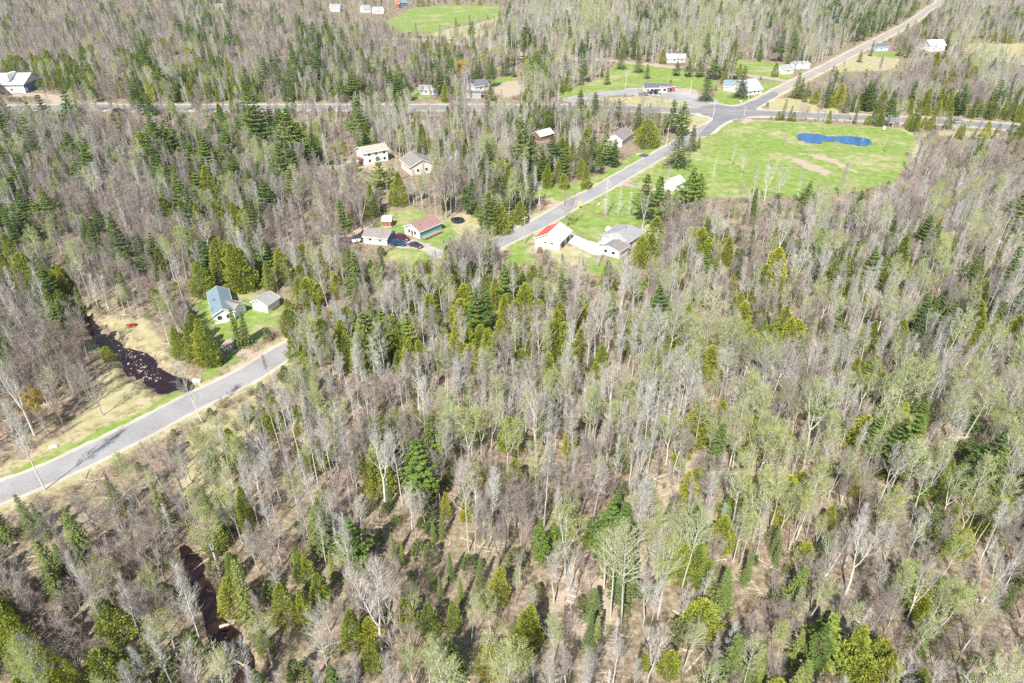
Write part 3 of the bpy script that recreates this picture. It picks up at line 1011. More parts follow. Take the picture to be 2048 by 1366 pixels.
def dashes(name, line, off, w, z, mat, dash=None, gap=0, seed=0, lo=0, hi=None):
    ln = resample(line, 1.0 if dash else 3.0)[lo:hi]
    d = np.gradient(ln, axis=0)
    d /= np.hypot(d[:, 0], d[:, 1])[:, None]
    n = np.stack([-d[:, 1], d[:, 0]], 1)
    B = MB()
    k = 0
    while k < len(ln) - 1:
        e = min(len(ln) - 1, k + dash if dash else k + 1)
        a1, a2 = ln[k] + n[k] * (off + w), ln[k] + n[k] * (off - w)
        b1, b2 = ln[e] + n[e] * (off + w), ln[e] + n[e] * (off - w)
        B.add([(*a1, z), (*a2, z), (*b2, z), (*b1, z)], [(0, 1, 2, 3)])
        k = e + gap
    return tag(link(name, B.mesh(name, [mat])), kind="structure")


dashes("highway_marking", HWY, 3.6, .09, .082, white_paint)
dashes("highway_marking", HWY, -3.6, .09, .082, white_paint)
dashes("highway_marking", HWY, .14, .08, .082, yellow_paint)
dashes("highway_marking", HWY, -.14, .08, .082, yellow_paint, 3, 9)
sheet("driveway", smooth_poly(DRIVE2, 2), .045, concrete_m)
strip("driveway", resample(DRIVE1, 1.5), 1.9, .046, gravel_m, .2, 8)
sheet("driveway", smooth_poly(DRIVE1PAD, 1.5), .040, gravel_m)
strip("driveway", resample(DRIVE3, .8)[:13], 2.4, .045, concrete_m, .1, 9)
strip("driveway", resample(DRIVE3, .8)[12:], 2.0, .048, plain("fresh_asphalt", (.085, .09, .10), .8), .1, 10)


def water(name, poly, z, col, rough=.06, bump=.15, spec=.5):
    m, t, b = nt(name + "_surface")
    n = noise(t, .8, 4, coord="World")
    c = ramp(t, n, [(.35, tuple(v * .8 for v in col)), (.65, tuple(v * 1.2 for v in col))])
    t.links.new(c, b.inputs["Base Color"])
    b.inputs["Roughness"].default_value = rough
    b.inputs["Specular IOR Level"].default_value = spec
    w = noise(t, 2.5, 3, coord="World")
    bp = N(t, "ShaderNodeBump", i_Strength=bump, i_Distance=.05)
    t.links.new(w, bp.inputs["Height"])
    t.links.new(bp.outputs[0], b.inputs["Normal"])
    return sheet(name, poly, z, m, skirt=.4)


water("pond_water", POND, -.30, (.012, .10, .25), .07, .35, .8)  # blue base colour holds the reflected sky
water("creek_water", CREEK, -.62, (.022, .010, .008), .05, .1)
water("creek_water", CREEK2, -.45, (.030, .014, .009), .08, .1)

# ------------------------------------------------------------------ buildings
def wallmat(name, col, board=True):
    m, t, b = nt(name)
    tc = N(t, "ShaderNodeTexCoord").outputs["Object"]
    w = N(t, "ShaderNodeTexWave", i_Scale=1.6, i_Distortion=.2)
    w.bands_direction = 'Z'
    t.links.new(tc, w.inputs[0])
    c = ramp(t, w.outputs[0], [(0, tuple(v * .86 for v in col)), (.25, col)])
    n = noise(t, .7, 4)
    c = mixc(t, 1.0, c, ramp(t, n, [(.3, (.9,) * 3), (.7, (1.05,) * 3)]), 'MULTIPLY')
    t.links.new(c, b.inputs["Base Color"])
    b.inputs["Roughness"].default_value = .75
    return m


def roofmat(name, col, rough=.85, ribs=False):
    m, t, b = nt(name)
    tc = N(t, "ShaderNodeTexCoord").outputs["Object"]
    w = N(t, "ShaderNodeTexWave", i_Scale=2.2 if ribs else 3.2, i_Distortion=.1 if ribs else 1.5)
    w.bands_direction = 'X' if ribs else 'Y'
    t.links.new(tc, w.inputs[0])
    c = ramp(t, w.outputs[0], [(0, tuple(v * .82 for v in col)), (.3, col)])
    n = noise(t, 1.1, 5, .7)
    c = mixc(t, 1.0, c, ramp(t, n, [(.3, (.78,) * 3), (.7, (1.15,) * 3)]), 'MULTIPLY')
    t.links.new(c, b.inputs["Base Color"])
    b.inputs["Roughness"].default_value = rough
    return m


W_white = wallmat("white_siding", (.74, .73, .70))
W_cream = wallmat("cream_siding", (.66, .62, .54))
W_blue = wallmat("pale_blue_siding", (.50, .58, .64))
W_red = wallmat("red_boards", (.42, .075, .05))
W_teal = wallmat("teal_siding", (.13, .38, .36))
W_navy = wallmat("navy_siding_and_shade", (.12, .19, .30))
W_grey = wallmat("grey_siding", (.38, .38, .37))
W_brown = wallmat("brown_boards", (.28, .13, .08))
R_brown = roofmat("brown_red_shingles", (.33, .19, .17))
R_greyb = roofmat("grey_brown_shingles", (.27, .235, .22))
R_grey = roofmat("grey_shingles", (.34, .33, .32))
R_dark = roofmat("dark_shingles", (.15, .155, .17))
R_tan = roofmat("tan_shingles", (.42, .38, .31))
R_blue = roofmat("blue_grey_shingles", (.19, .27, .30))
R_white = roofmat("white_metal_roof", (.78, .76, .72), .5, True)
R_red = roofmat("red_metal_roof", (.60, .13, .09), .55, True)
R_bluem = roofmat("pale_blue_metal_roof", (.50, .56, .62), .5, True)
T_white = plain("white_trim", (.80, .79, .76), .6, .05)
T_red = plain("red_trim", (.50, .06, .06), .6, .1)
DOOR_dark = plain("dark_door", (.05, .05, .055), .6)
DOOR_brown = plain("brown_door", (.20, .11, .07), .6)
m_, t_, b_ = nt("window_glass")
b_.inputs["Base Color"].default_value = (.03, .04, .05, 1)
b_.inputs["Roughness"].default_value = .08
GLASS = m_
wood_deck = plain("weathered_deck_wood", (.36, .29, .23), .85, .25, 6)
metal_grey = plain("galvanised_metal", (.42, .43, .44), .45, .1, 3, .6)


class House:
    """gabled building: local x runs along P->Q (the long side nearest the camera), y away from it"""

    def __init__(self, name, label, cat, Ppx, Qpx, width, wall_h, roof_h, wall, roof, over=.35, side=1, roof2=None, L=None, hip=0, found=.25, trim=T_white):
        p, q = Vector((*G(*Ppx), 0)), Vector((*G(*Qpx), 0))
        d = (q - p)
        self.L = L or d.length
        self.W = width
        self.h = wall_h
        self.rh = roof_h
        rz = math.atan2(d.y, d.x)
        self.side = side
        if side < 0:                       # keep y local away from the facing wall: flip the axis
            p = q if L is None else p + d.normalized() * self.L
            rz += math.pi
        self.root = tag(empty(name, (p.x, p.y, ground_z(p.x, p.y) if abs(ground_z(p.x, p.y)) < .3 else 0), rz), label, cat)
        W, Lx, h, rh = self.W, self.L, self.h, self.rh
        mb = MB()
        mb.add([(0, 0, 0), (Lx, 0, 0), (Lx, W, 0), (0, W, 0), (0, 0, h), (Lx, 0, h), (Lx, W, h), (0, W, h), (0 + hip, W / 2, h + rh), (Lx - hip, W / 2, h + rh)],
               [(0, 1, 5, 4), (1, 2, 6, 5), (2, 3, 7, 6), (3, 0, 4, 7), (4, 7, 8), (5, 9, 6)] if not hip else [(0, 1, 5, 4), (1, 2, 6, 5), (2, 3, 7, 6), (3, 0, 4, 7)])
        link("wall", mb.mesh("wall", [wall]), self.root)
        fb = MB()
        fb.box(-.06, Lx + .06, -.06, W + .06, -.6, found)
        link("foundation", fb.mesh("foundation", [concrete_m]), self.root)
        o = over
        sl = rh / (W / 2)
        th = .16
        for s, mat in ((0, roof), (1, roof2 or roof)):
            rb = MB()
            ye, ym = (-o, W / 2) if s == 0 else (W + o, W / 2)
            ze = h - o * sl
            x0, x1 = -o, Lx + o
            hx = hip + (o if hip else 0)
            top = [(x0, ye, ze + th), (x1, ye, ze + th), (x1 - hx, ym, h + rh + th), (x0 + hx, ym, h + rh + th)]
            bot = [(a, b2, c2 - th) for a, b2, c2 in top]
            rb.add(top + bot, [(0, 1, 2, 3), (4, 7, 6, 5), (0, 4, 5, 1), (1, 5, 6, 2), (3, 2, 6, 7), (0, 3, 7, 4)])
            if hip:
                for xa, xm in ((x0, x0 + hx), (x1, x1 - hx)):
                    if s == 0:
                        rb.add([(xa, -o, ze + th), (xa, W + o, ze + th), (xm, W / 2, h + rh + th)], [(0, 1, 2)])
            link("roof_slope", rb.mesh("roof_slope", [mat]), self.root)
        tb = MB()
        for ye in (-o - .04, W + o):
            tb.box(-o, Lx + o, ye, ye + .05, h - o * sl - .12, h - o * sl + th + .02)
        if not hip:
            for xa in (-o - .03, Lx + o - .02):
                for s in (0, 1):
                    ye = -o if s == 0 else W + o
                    ze = h - o * sl
                    tb.add([(xa, ye, ze - .05), (xa, W / 2, h + rh - .05), (xa, W / 2, h + rh + th + .03), (xa, ye, ze + th + .03),
                            (xa + .05, ye, ze - .05), (xa + .05, W / 2, h + rh - .05), (xa + .05, W / 2, h + rh + th + .03), (xa + .05, ye, ze + th + .03)],
                           [(0, 1, 2, 3), (4, 7, 6, 5), (3, 2, 6, 7), (0, 4, 5, 1)])
        link("fascia", tb.mesh("fascia", [trim]), self.root)
        BUILD_PADS.append((self.root, Lx, W))

    def _place(self, mb, wallid, x, z):
        pass

    def win(self, wallid, x, z=1.0, w=1.0, h=1.1, mat=None, name="window"):
        """window on wall f(ront) b(ack) l(eft end) r(ight end) at x along it"""
        f, g = MB(), MB()
        t_ = .07

        def P3(u, v, out):
            if wallid == 'f':
                return (u, -out, v)
            if wallid == 'b':
                return (u, self.W + out, v)
            if wallid == 'l':
                return (-out, u, v)
            return (self.L + out, u, v)

        def bx(mb, u0, u1, v0, v1, o0, o1):
            vs = [P3(a, b2, c2) for c2 in (o0, o1) for b2 in (v0, v1) for a in (u0, u1)]
            mb.add(vs, [(0, 1, 3, 2), (4, 6, 7, 5), (0, 4, 5, 1), (2, 3, 7, 6), (0, 2, 6, 4), (1, 5, 7, 3)])
        bx(f, x - w / 2 - t_, x + w / 2 + t_, z - t_, z, -.02, .05)
        bx(f, x - w / 2 - t_, x + w / 2 + t_, z + h, z + h + t_, -.02, .05)
        bx(f, x - w / 2 - t_, x - w / 2, z, z + h, -.02, .05)
        bx(f, x + w / 2, x + w / 2 + t_, z, z + h, -.02, .05)
        bx(g, x - w / 2, x + w / 2, z, z + h, -.03, .02)
        if name == "door":
            o = link("door", g.mesh("door", [mat or DOOR_brown]), self.root)
            link("door_frame", f.mesh("door_frame", [T_white]), o)
        else:
            o = link(name, f.mesh(name, [T_white]), self.root)
            link("pane", g.mesh("pane", [GLASS]), o)
        return o

    def door(self, wallid, x, w=.95, h=2.0, mat=None):
        return self.win(wallid, x, .1, w, h, mat, "door")

    def box(self, name, x0, x1, y0, y1, z0, z1, mat):
        b2 = MB()
        b2.box(x0, x1, y0, y1, z0, z1)
        return link(name, b2.mesh(name, [mat]), self.root)

    def chimney(self, x, y, z=.9, s=.5, mat=None):
        zb = self.h + self.rh * (1 - abs(y - self.W / 2) / (self.W / 2))
        o = self.box("chimney", x - s / 2, x + s / 2, y - s / 2, y + s / 2, zb - .4, zb + z, mat or concrete_m)
        c2 = MB()
        c2.box(x - s / 2 - .06, x + s / 2 + .06, y - s / 2 - .06, y + s / 2 + .06, zb + z, zb + z + .1)
        link("chimney_cap", c2.mesh("chimney_cap", [metal_grey]), o)

    def deck(self, x0, x1, y0, y1, z=.6, rail=True):
        d = self.box("deck", x0, x1, y0, y1, z - .12, z, wood_deck)
        if rail:
            b2 = MB()
            n = max(2, int((x1 - x0) / 1.5))
            yy = y0 if y0 < 0 else y1
            for k in range(n + 1):
                xx = x0 + (x1 - x0) * k / n
                b2.box(xx - .05, xx + .05, yy - .05, yy + .05, 0, z + .95)
            b2.box(x0, x1, yy - .04, yy + .04, z + .87, z + .95)
            b2.box(x0, x1, yy - .03, yy + .03, z + .4, z + .46)
            link("railing", b2.mesh("railing", [wood_deck]), d)


# ranch house with brown-red roof: long shaded teal front on its right, white gable towards the camera
h = House("ranch_house", "long ranch house with a brown-red roof, white gable end and teal front with railed deck", "house", (840, 478), (884, 459), 6.8, 2.5, 1.5, W_white, R_brown)
tb = MB(); tb.box(.1, h.L - .1, -.05, -.012, .3, 2.35)
link("siding_front", tb.mesh("siding_front", [W_teal]), h.root)
for x in (2.2, 5.6, 9.0):
    h.win('f', min(x, h.L - 1))
h.win('l', 2.0, 1.0, .9, 1.1); h.win('l', 4.6, 1.0, .9, 1.1); h.door('l', 3.3)
h.deck(.4, h.L * .8, -2.0, -.06, .55); h.chimney(h.L * .2, h.W * .3, .5, .35, metal_grey)
h = House("garage", "white garage with patchy grey-brown roof and shade-coloured end wall beside the parked cars", "garage", (728, 486), (775, 491), 6.4, 2.3, 1.3, W_white, R_greyb)
h.win('f', 2.2, 1.1, .9, .6); h.win('f', 5.4, 1.1, .9, .6)
tb = MB(); tb.box(h.L + .012, h.L + .05, .1, h.W - .1, .2, 2.25)  # dark panel paints the shade on this gable end
o_ = link("dark_end_panel", tb.mesh("dark_end_panel", [W_navy]), h.root)
h.win('r', 3.2, .15, 2.8, 2.0, DOOR_dark, "door")
h = House("garden_shed", "little red shed with a white metal roof behind the ranch house", "shed", (766, 454.5), (783, 454.5), 3.4, 2.2, .9, W_red, R_white, over=.25)
h.door('f', 1.5, 1.0, 1.8, DOOR_brown)
# red and cream roofed garage, gable to the camera
a_, b_2 = (1118.5, 500), (1140, 480)
h = House("large_garage", "white garage with one red and one cream roof slope beside the road", "garage", (1118.5, 501), (1141, 478), 7.8, 2.9, 1.9, W_white, R_white, over=.45, roof2=R_red)
h.win('l', 2.4, 1.7, .8, .5); h.win('l', 4.6, 1.7, .8, .5)
h.win('f', h.L * .3, .1, 2.6, 2.3, DOOR_dark, "door"); h.win('f', h.L * .75, .1, 2.6, 2.3, DOOR_dark, "door")
h = House("bungalow", "white bungalow with a broad grey hipped roof at the end of the pale concrete drive", "house", (1255, 500), (1287, 478), 9.0, 2.6, 1.5, W_white, R_grey, hip=1.4)
h.win('l', 2.0); h.win('l', 5.5, .9, 1.6, 1.2); h.door('f', 2.0); h.win('f', 5, 1, 1.2); h.chimney(h.L * .55, 4.2, .7, .4, metal_grey)
h = House("attached_wing", "low grey-roofed wing with white walls in front of the bungalow", "garage", (1238, 517), (1257, 504), 7.0, 2.2, .9, W_white, R_greyb, over=.3)
h.win('l', 2, .9, 1.0, .9); h.win('l', 4.6, .9, 1.0, .9)
h = House("carport", "flat blue-grey carport between the concrete drive and the bungalow", "carport", (1216, 506), (1236, 494), 3.4, 2.3, .25, W_blue, R_bluem, over=.2)
# L shaped house left
h = House("cottage", "white cottage with a long blue-grey roof among cedars above the creek", "house", (472, 640), (458, 592), 4.8, 2.6, 1.2, W_white, R_blue, side=1, L=13.0, over=.35)
COT = h
h.win('f', 3.0, 1, 1.4); h.win('f', 7.5, 1, 1.2); h.win('l', 1.4); h.win('l', 3.5); h.deck(2.5, 9.0, -2.2, -.06, .7)
h.chimney(6.5, 4.0, .8, .35, metal_grey)
h = House("cottage_wing", "short grey-roofed wing set square against the blue-roofed cottage", "house", (446, 634), (471, 640.5), 4.6, 2.3, 1.0, W_white, R_greyb, over=.3, L=3.4)
h.door('f', 1.6)
h = House("garage", "plain white garage with a pale grey roof half hidden by cedars east of the cottage", "garage", (537, 626), (560, 610), 4.8, 2.3, 1.1, W_white, R_grey, over=.35)
h.win('l', 2.4, .1, 2.4, 2.0, T_white, "door")
h = House("two_storey_house", "tall white house with a tan roof and rust-red porch above the sandy drive", "house", (729, 331), (777, 322), 7.0, 5.0, 1.5, W_white, R_tan, over=.5)
for x in (2.5, 5.5, 9, 12):
    if x < h.L - 1:
        h.win('f', x, .9); h.win('f', x, 3.4)
h.box("porch", -2.4, -.08, 0, 4, .2, .35, W_brown); h.box("porch_roof", -2.5, -.1, -.1, 4.1, 2.6, 2.75, W_brown)
h.box("porch_post", -2.4, -2.25, .1, .25, 0, 2.6, W_brown); h.box("porch_post", -2.4, -2.25, 3.7, 3.85, 0, 2.6, W_brown)
h = House("gabled_house", "cream house with a brown roof and wide gable, partly hidden by bare trees", "house", (822, 352), (792, 327), 10.0, 3.4, 2.2, W_cream, R_greyb, side=-1, over=.5, L=11)
h.win('r', 3, 1); h.win('r', 6.5, 1); h.win('l', 3, 1); h.win('l', 6.5, 1)
h = House("cabin", "small cabin with a bright white metal roof standing among pines", "cabin", (1080, 285), (1106, 278), 5.2, 2.6, 1.6, W_brown, R_white, over=.4)
h.win('f', 2)
h = House("white_house", "white house with a grey-brown gambrel-like roof behind the olive cedar by the road", "house", (1243, 295), (1264, 279), 7.0, 3.0, 2.0, W_white, R_greyb, over=.3)
h.win('l', 2); h.win('l', 5); h.win('f', 2.5); h.win('f', 5)
h = House("lean_to", "low white extension on the road side of the white house", "shed", (1208, 290), (1238, 294), 5.0, 2.3, .8, W_white, R_white, over=.2)
h.door('f', 2)
# service station and canopy
h = House("service_station", "long flat-roofed service station with white and red front on the loop drive", "shop", (1286, 184), (1334, 186), 9.0, 3.2, .35, W_white, R_dark, over=.3, found=.1)
for x in (2.5, 5, 9, 12):
    h.win('f', x, .9, 1.6, 1.4)
h.door('f', 7, 1.2, 2.2, W_red)
rb = MB(); rb.box(.05, h.L - .05, -.06, -.013, 2.55, 2.95); link("sign_band", rb.mesh("sign_band", [T_red]), h.root)
h = House("annex", "small dark red annex at the right end of the service station", "shed", (1335, 185), (1349, 183.5), 7.0, 2.9, .3, W_red, R_dark, over=.2, found=.1)
h.win('f', 2, .1, 2.0, 2.2, DOOR_dark, "door")
can = tag(empty("fuel_canopy", (*G(1291, 191.5), 0), .05), "dark fuel canopy on white posts over the loop drive", "canopy")
b2 = MB(); b2.box(0, 8.2, 0, 6, 3.6, 4.1); link("canopy_roof", b2.mesh("canopy_roof", [R_dark]), can)
b2 = MB(); b2.box(-.05, 8.25, -.05, -.004, 3.6, 4.15); link("canopy_fascia", b2.mesh("canopy_fascia", [T_white]), can)
for px_, py_ in ((.6, 1), (7.6, 1), (.6, 5), (7.6, 5)):
    b2 = MB(); b2.box(px_ - .12, px_ + .12, py_ - .12, py_ + .12, 0, 3.6); link("post", b2.mesh("post", [T_white]), can)
for k in range(2):
    pump = tag(empty("fuel_pump", (*G(1297 + k * 9, 189), 0), 0), ("white fuel pump under the dark canopy, nearer the parked pickup", "white fuel pump under the dark canopy, farther from the parked pickup")[k], "fuel pump", "fuel pumps")
    b2 = MB(); b2.box(-.3, .3, -.25, .25, 0, 1.5); b2.box(-.4, .4, -.35, .35, 0, .15); link("pump_body", b2.mesh("pump_body", [T_white]), pump)
    b2 = MB(); b2.box(-.22, .22, -.27, -.253, .95, 1.3); link("screen", b2.mesh("screen", [GLASS]), pump)
# white hall with steep roof
h = House("hall", "steep white hall with pale blue metal roof beside the crossroads", "hall", (1492, 191), (1523, 187), 13.0, 2.6, 4.4, W_white, R_bluem, over=.5)
for x in (3, 6, 9):
    h.win('f', x, .8)
h = House("hall_wing", "grey-blue roofed wing running west from the steep white hall", "hall", (1446, 181), (1490, 184), 9.0, 2.6, 2.4, W_blue, R_blue, over=.4)
h = House("far_house", "pale blue-roofed house beyond the round pines by the dirt road", "house", (1334, 125), (1372, 125), 10.0, 2.8, 2.0, W_white, R_bluem, over=.5)
h.win('f', 5); h.win('f', 10)
h = House("far_house", "white house with grey gable roof between two cedars north of the hall", "house", (1568, 149), (1586, 147), 8.0, 2.8, 2.2, W_white, R_grey, over=.4)
h.win('f', 3)
h = House("long_shed", "long white shed with grey roof beside the north road", "shed", (1590, 139), (1618, 138), 7.0, 3.0, 1.2, W_white, R_grey, over=.3)
h = House("far_house", "dark roofed house with blue-white walls beside the north road pines", "house", (1753, 102), (1776, 101), 9.0, 2.8, 1.8, W_blue, R_dark, over=.4)
h.win('f', 4)
h = House("farmhouse", "bright white farmhouse standing by the dry yellow field", "house", (1857, 103), (1888, 102), 10.0, 4.2, 3.0, W_white, R_white, over=.4)
h.win('f', 4, 1); h.win('f', 9, 1)
BARN = House("barn", "large white barn with red trim and slate-blue gable end by the sandy yard", "barn", (-25, 187), (52, 186), 22.0, 4.6, 4.2, W_white, R_white, over=.6, trim=T_red)
h = BARN
for x in (14, 22, 30):
    h.win('f', x, 1.4, 1.2, 1.2)
tb = MB(); tb.box(h.L + .012, h.L + .05, .1, h.W - .1, .2, 4.5); link("dark_end_panel", tb.mesh("dark_end_panel", [W_navy]), h.root)
h.win('r', 8, .1, 4.5, 3.8, DOOR_dark, "door")
for k, x in enumerate((h.L - 26, h.L - 10)):
    b2 = MB(); b2.box(x, x + 2.2, 1.5, h.W / 2 + .2, h.h + 1.6, h.h + h.rh + 1.0); link("roof_vent", b2.mesh("roof_vent", [R_white]), h.root)
h = House("bungalow", "long low grey-roofed bungalow with pale blue walls north of the highway", "house", (838, 189), (876, 190), 8.5, 2.7, 1.6, W_blue, R_grey, over=.4)
h.win('f', 4); h.win('f', 9); h.win('f', 13); h.door('f', 7)
h = House("far_house", "white and grey house behind the yellow willow", "house", (950, 184), (978, 180), 10.0, 3.0, 2.4, W_white, R_dark, over=.5)
h.win('f', 4)
h = House("long_shed", "low blue-grey outbuilding in front of the house by the yellow willow", "shed", (934, 196), (962, 197), 6.0, 2.3, 1.0, W_grey, R_dark, over=.3)
h = House("red_barn", "small red barn by the dirt road north of the pines", "barn", (1015, 124), (1030, 123.5), 6.0, 2.6, 1.8, W_red, R_brown, over=.3)
h = House("far_house", "grey roofed white house at the woods edge, west of the far green field", "house", (660, 23), (680, 23), 12.0, 3.4, 3.0, W_white, R_grey, over=.5)
h = House("far_house", "narrow white house nearest the far green field", "house", (728, 26), (742, 25), 10.0, 3.6, 3.2, W_white, R_grey, over=.4)
h = House("far_house", "white house with pale roof beside the far green field", "house", (750, 28), (768, 27), 10.0, 3.2, 2.6, W_white, R_bluem, over=.4)
h = House("red_barn", "distant red barn at the corner of the far green field", "barn", (792, 17), (799, 17), 9.0, 5.0, 3.5, W_red, R_red, over=.4)
h = House("blue_barn", "distant dark blue barn beside the far red barn", "barn", (802, 14), (814, 13), 10.0, 4.5, 2.5, W_navy, R_blue, over=.4)
h = House("far_house", "white house glimpsed beside the steep drive, in the bright field's pines", "house", (1352, 385), (1368, 379), 5.5, 3.0, 1.6, W_white, R_white, over=.3)
h = House("far_house", "distant white house where the woods meet the hilltop, top of the picture", "house", (430, 20), (446, 20), 10.0, 3.2, 2.4, W_white, R_grey, over=.4)


# ------------------------------------------------------------------ vehicles
def paint(name, col):
    m, t, b = nt(name)
    b.inputs["Base Color"].default_value = (*col, 1)
    b.inputs["Roughness"].default_value = .28
    b.inputs["Metallic"].default_value = .3
    b.inputs["Coat Weight"].default_value = .6
    return m


rubber = plain("tyre_rubber", (.03, .03, .03), .9)
lamp_m = plain("lamp_lens", (.75, .74, .70), .2, .05)
tail_m = plain("tail_lens", (.45, .03, .03), .3, .05)


def car(name, label, cat, pos, rz, col, kind="suv", scale=1.0, group=None):
    root = tag(empty(name, (pos[0], pos[1], .06), rz, (scale,) * 3), label, cat, group)
    pm = paint(name + "_paint", col)
    L, W = 4.6, 1.84
    prof = {"suv": [(-2.3, .45), (-2.3, .95), (-2.2, 1.08), (-.1, 1.12), (1.15, 1.05), (2.05, .92), (2.28, .75), (2.3, .4)],
            "sedan": [(-2.3, .4), (-2.32, .85), (-2.1, .95), (-1.2, 1.0), (1.0, .95), (2.0, .80), (2.28, .62), (2.3, .36)],
            "pickup": [(-2.7, .5), (-2.7, 1.08), (-.6, 1.1), (1.2, 1.12), (2.3, 1.02), (2.5, .85), (2.5, .45)]}[kind]
    cab = {"suv": [(-2.2, 1.08), (-1.95, 1.62), (-1.6, 1.70), (.25, 1.70), (.5, 1.64), (1.15, 1.06)],
           "sedan": [(-1.7, .98), (-1.05, 1.38), (-.7, 1.44), (.25, 1.42), (1.05, .95)],
           "pickup": [(-.6, 1.1), (-.5, 1.70), (-.3, 1.76), (.75, 1.76), (.95, 1.68), (1.5, 1.1)]}[kind]

    def loft(pr, w0, w1, close=True):
        mb = MB()
        n = len(pr)
        zs = [z for _, z in pr]
        z0, z1 = min(zs), max(zs)
        vs = []
        for s in (-1, 1):
            for x, z in pr:
                w = w0 + (w1 - w0) * (z - z0) / (z1 - z0 + 1e-6)
                vs.append((x, s * w / 2, z))
        fs = [tuple(range(n)), tuple(range(2 * n - 1, n - 1, -1))]
        for k in range(n):
            k2 = (k + 1) % n
            fs.append((k, k + n, k2 + n, k2))
        mb.add(vs, fs)
        return mb
    body = loft(prof, W, W * .95)
    bo = link("body", body.mesh("body", [pm]), root)
    bo.modifiers.new("bevel", 'BEVEL').width = .07
    cb = loft(cab, W * .92, W * .72)
    co = link("cabin", cb.mesh("cabin", [GLASS]), root)
    rf = MB()
    xr = [x for x, z in cab if z > max(z for _, z in cab) - .1]
    rf.box(min(xr), max(xr), -W * .36, W * .36, max(z for _, z in cab) - .04, max(z for _, z in cab) + .035)
    link("roof", rf.mesh("roof", [pm]), root)
    if kind == "pickup":
        bd = MB(); bd.box(-2.6, -.7, -.78, .78, 1.06, 1.13); link("bed", bd.mesh("bed", [rubber]), root)
    wx = 1.42 if kind != "pickup" else 1.6
    for x in (-wx, wx):
        for s in (-1, 1):
            w_ = MB()
            w_.tube([Vector((x, s * W / 2 - s * .14, .34)), Vector((x, s * W / 2 + s * .03, .34))], [.34, .34], 14)
            wo_ = link("wheel", w_.mesh("wheel", [rubber]), root)
            w_ = MB()
            n0 = w_.n
            w_.add([(x + .2 * math.cos(a * .785), s * (W / 2 + .035), .34 + .2 * math.sin(a * .785)) for a in range(8)], [tuple(range(8))])
            link("rim", w_.mesh("rim", [metal_grey]), wo_)
            ext = max(x_ for x_, _ in prof)
    for s in (-1, 1):
        b2 = MB(); b2.box(ext - .12, ext + .02, s * .62 - .2, s * .62 + .2, .62, .76); link("headlight", b2.mesh("headlight", [lamp_m]), root)
        mn = min(x_ for x_, _ in prof)
        b2 = MB(); b2.box(mn - .02, mn + .1, s * .75 - .1, s * .75 + .1, .7, .95); link("tail_light", b2.mesh("tail_light", [tail_m]), root)
    return root


car("parked_car", "dark blue sport utility vehicle parked at the shade-coloured end of the garage", "car", G(797, 491), -.06, (.02, .07, .17), "suv", 1.05)
car("parked_car", "dark maroon car parked between garage and ranch house", "car", G(806, 480), -.55, (.16, .015, .04), "suv")
car("parked_car", "dark grey sedan standing alone on the gravel drive", "car", G(832, 494), -.5, (.07, .05, .06), "sedan")
car("moving_car", "silver-green car driving east along the highway past the pond", "car", G(1917, 246.5), -.12, (.28, .36, .34), "suv", 1.1)
car("moving_car", "teal blue car on the highway between the pines", "car", G(479, 213), math.pi, (.03, .22, .32), "suv", 1.15)
car("pickup_truck", "grey pickup truck parked beside the fuel canopy", "pickup truck", G(1287, 191), .0, (.20, .22, .25), "pickup", 1.05)
car("parked_car", "dark red car beside the highway at the woodland drive", "car", G(238, 224), .3, (.10, .02, .03), "suv", 1.1)
car("parked_car", "dark car parked beside the small red barn", "car", G(1036, 121), .4, (.03, .03, .05), "suv", 1.2)
car("parked_car", "white car parked by the dirt road next to the small red barn", "car", G(1045, 118), .2, (.7, .7, .7), "suv", 1.2)
car("parked_car", "bright blue car parked behind the round olive cedar", "car", G(1325, 268), .9, (.02, .12, .42), "suv", 1.15)
# tractor in front of the barn
tr = tag(empty("tractor", (*G(14, 191), 0), .4), "orange-red tractor parked in front of the white barn", "tractor")
tm = paint("tractor_paint", (.65, .12, .03))
b2 = MB(); b2.box(-.2, 2.0, -.4, .4, .8, 1.5); b2.box(-1.4, -.2, -.7, .7, .9, 1.4); link("body", b2.mesh("body", [tm]), tr)
b2 = MB(); b2.box(-1.2, -.3, -.6, .6, 1.4, 2.5); link("cab", b2.mesh("cab", [GLASS]), tr)
b2 = MB(); b2.box(-1.3, -.2, -.7, .7, 2.5, 2.62); link("roof", b2.mesh("roof", [tm]), tr)
for x, r_ in ((-.9, .8), (1.6, .45)):
    for s in (-1, 1):
        b2 = MB(); b2.tube([Vector((x, s * .65, r_)), Vector((x, s * 1.0, r_))], [r_, r_], 16); link("wheel", b2.mesh("wheel", [rubber]), tr)

# ------------------------------------------------------------------ yard things
tp = tag(empty("trampoline", (*G(915, 444), 0)), "round dark green trampoline on the dry lawn beyond the ranch house", "trampoline")
b2 = MB()
ring = [Vector((2.1 * math.cos(a * math.pi / 12), 2.1 * math.sin(a * math.pi / 12), .85)) for a in range(25)]
b2.tube(ring, [.14] * 25, 6); link("frame", b2.mesh("frame", [plain("trampoline_pad", (.02, .09, .07), .6)]), tp)
b2 = MB(); b2.add([(1.95 * math.cos(a * math.pi / 12), 1.95 * math.sin(a * math.pi / 12), .86) for a in range(24)], [tuple(range(24))]); link("mat", b2.mesh("mat", [plain("trampoline_mat", (.015, .015, .02), .6)]), tp)
for a in range(6):
    an = a * math.pi / 3
    b2 = MB(); b2.tube([Vector((2.1 * math.cos(an), 2.1 * math.sin(an), 0)), Vector((2.1 * math.cos(an), 2.1 * math.sin(an), 1.9))], [.04, .04], 5)
    link("leg", b2.mesh("leg", [metal_grey]), tp)
tk = tag(empty("propane_tank", (*G(713, 486), 0), .5), "white domed tank at the left end of the garage", "tank")
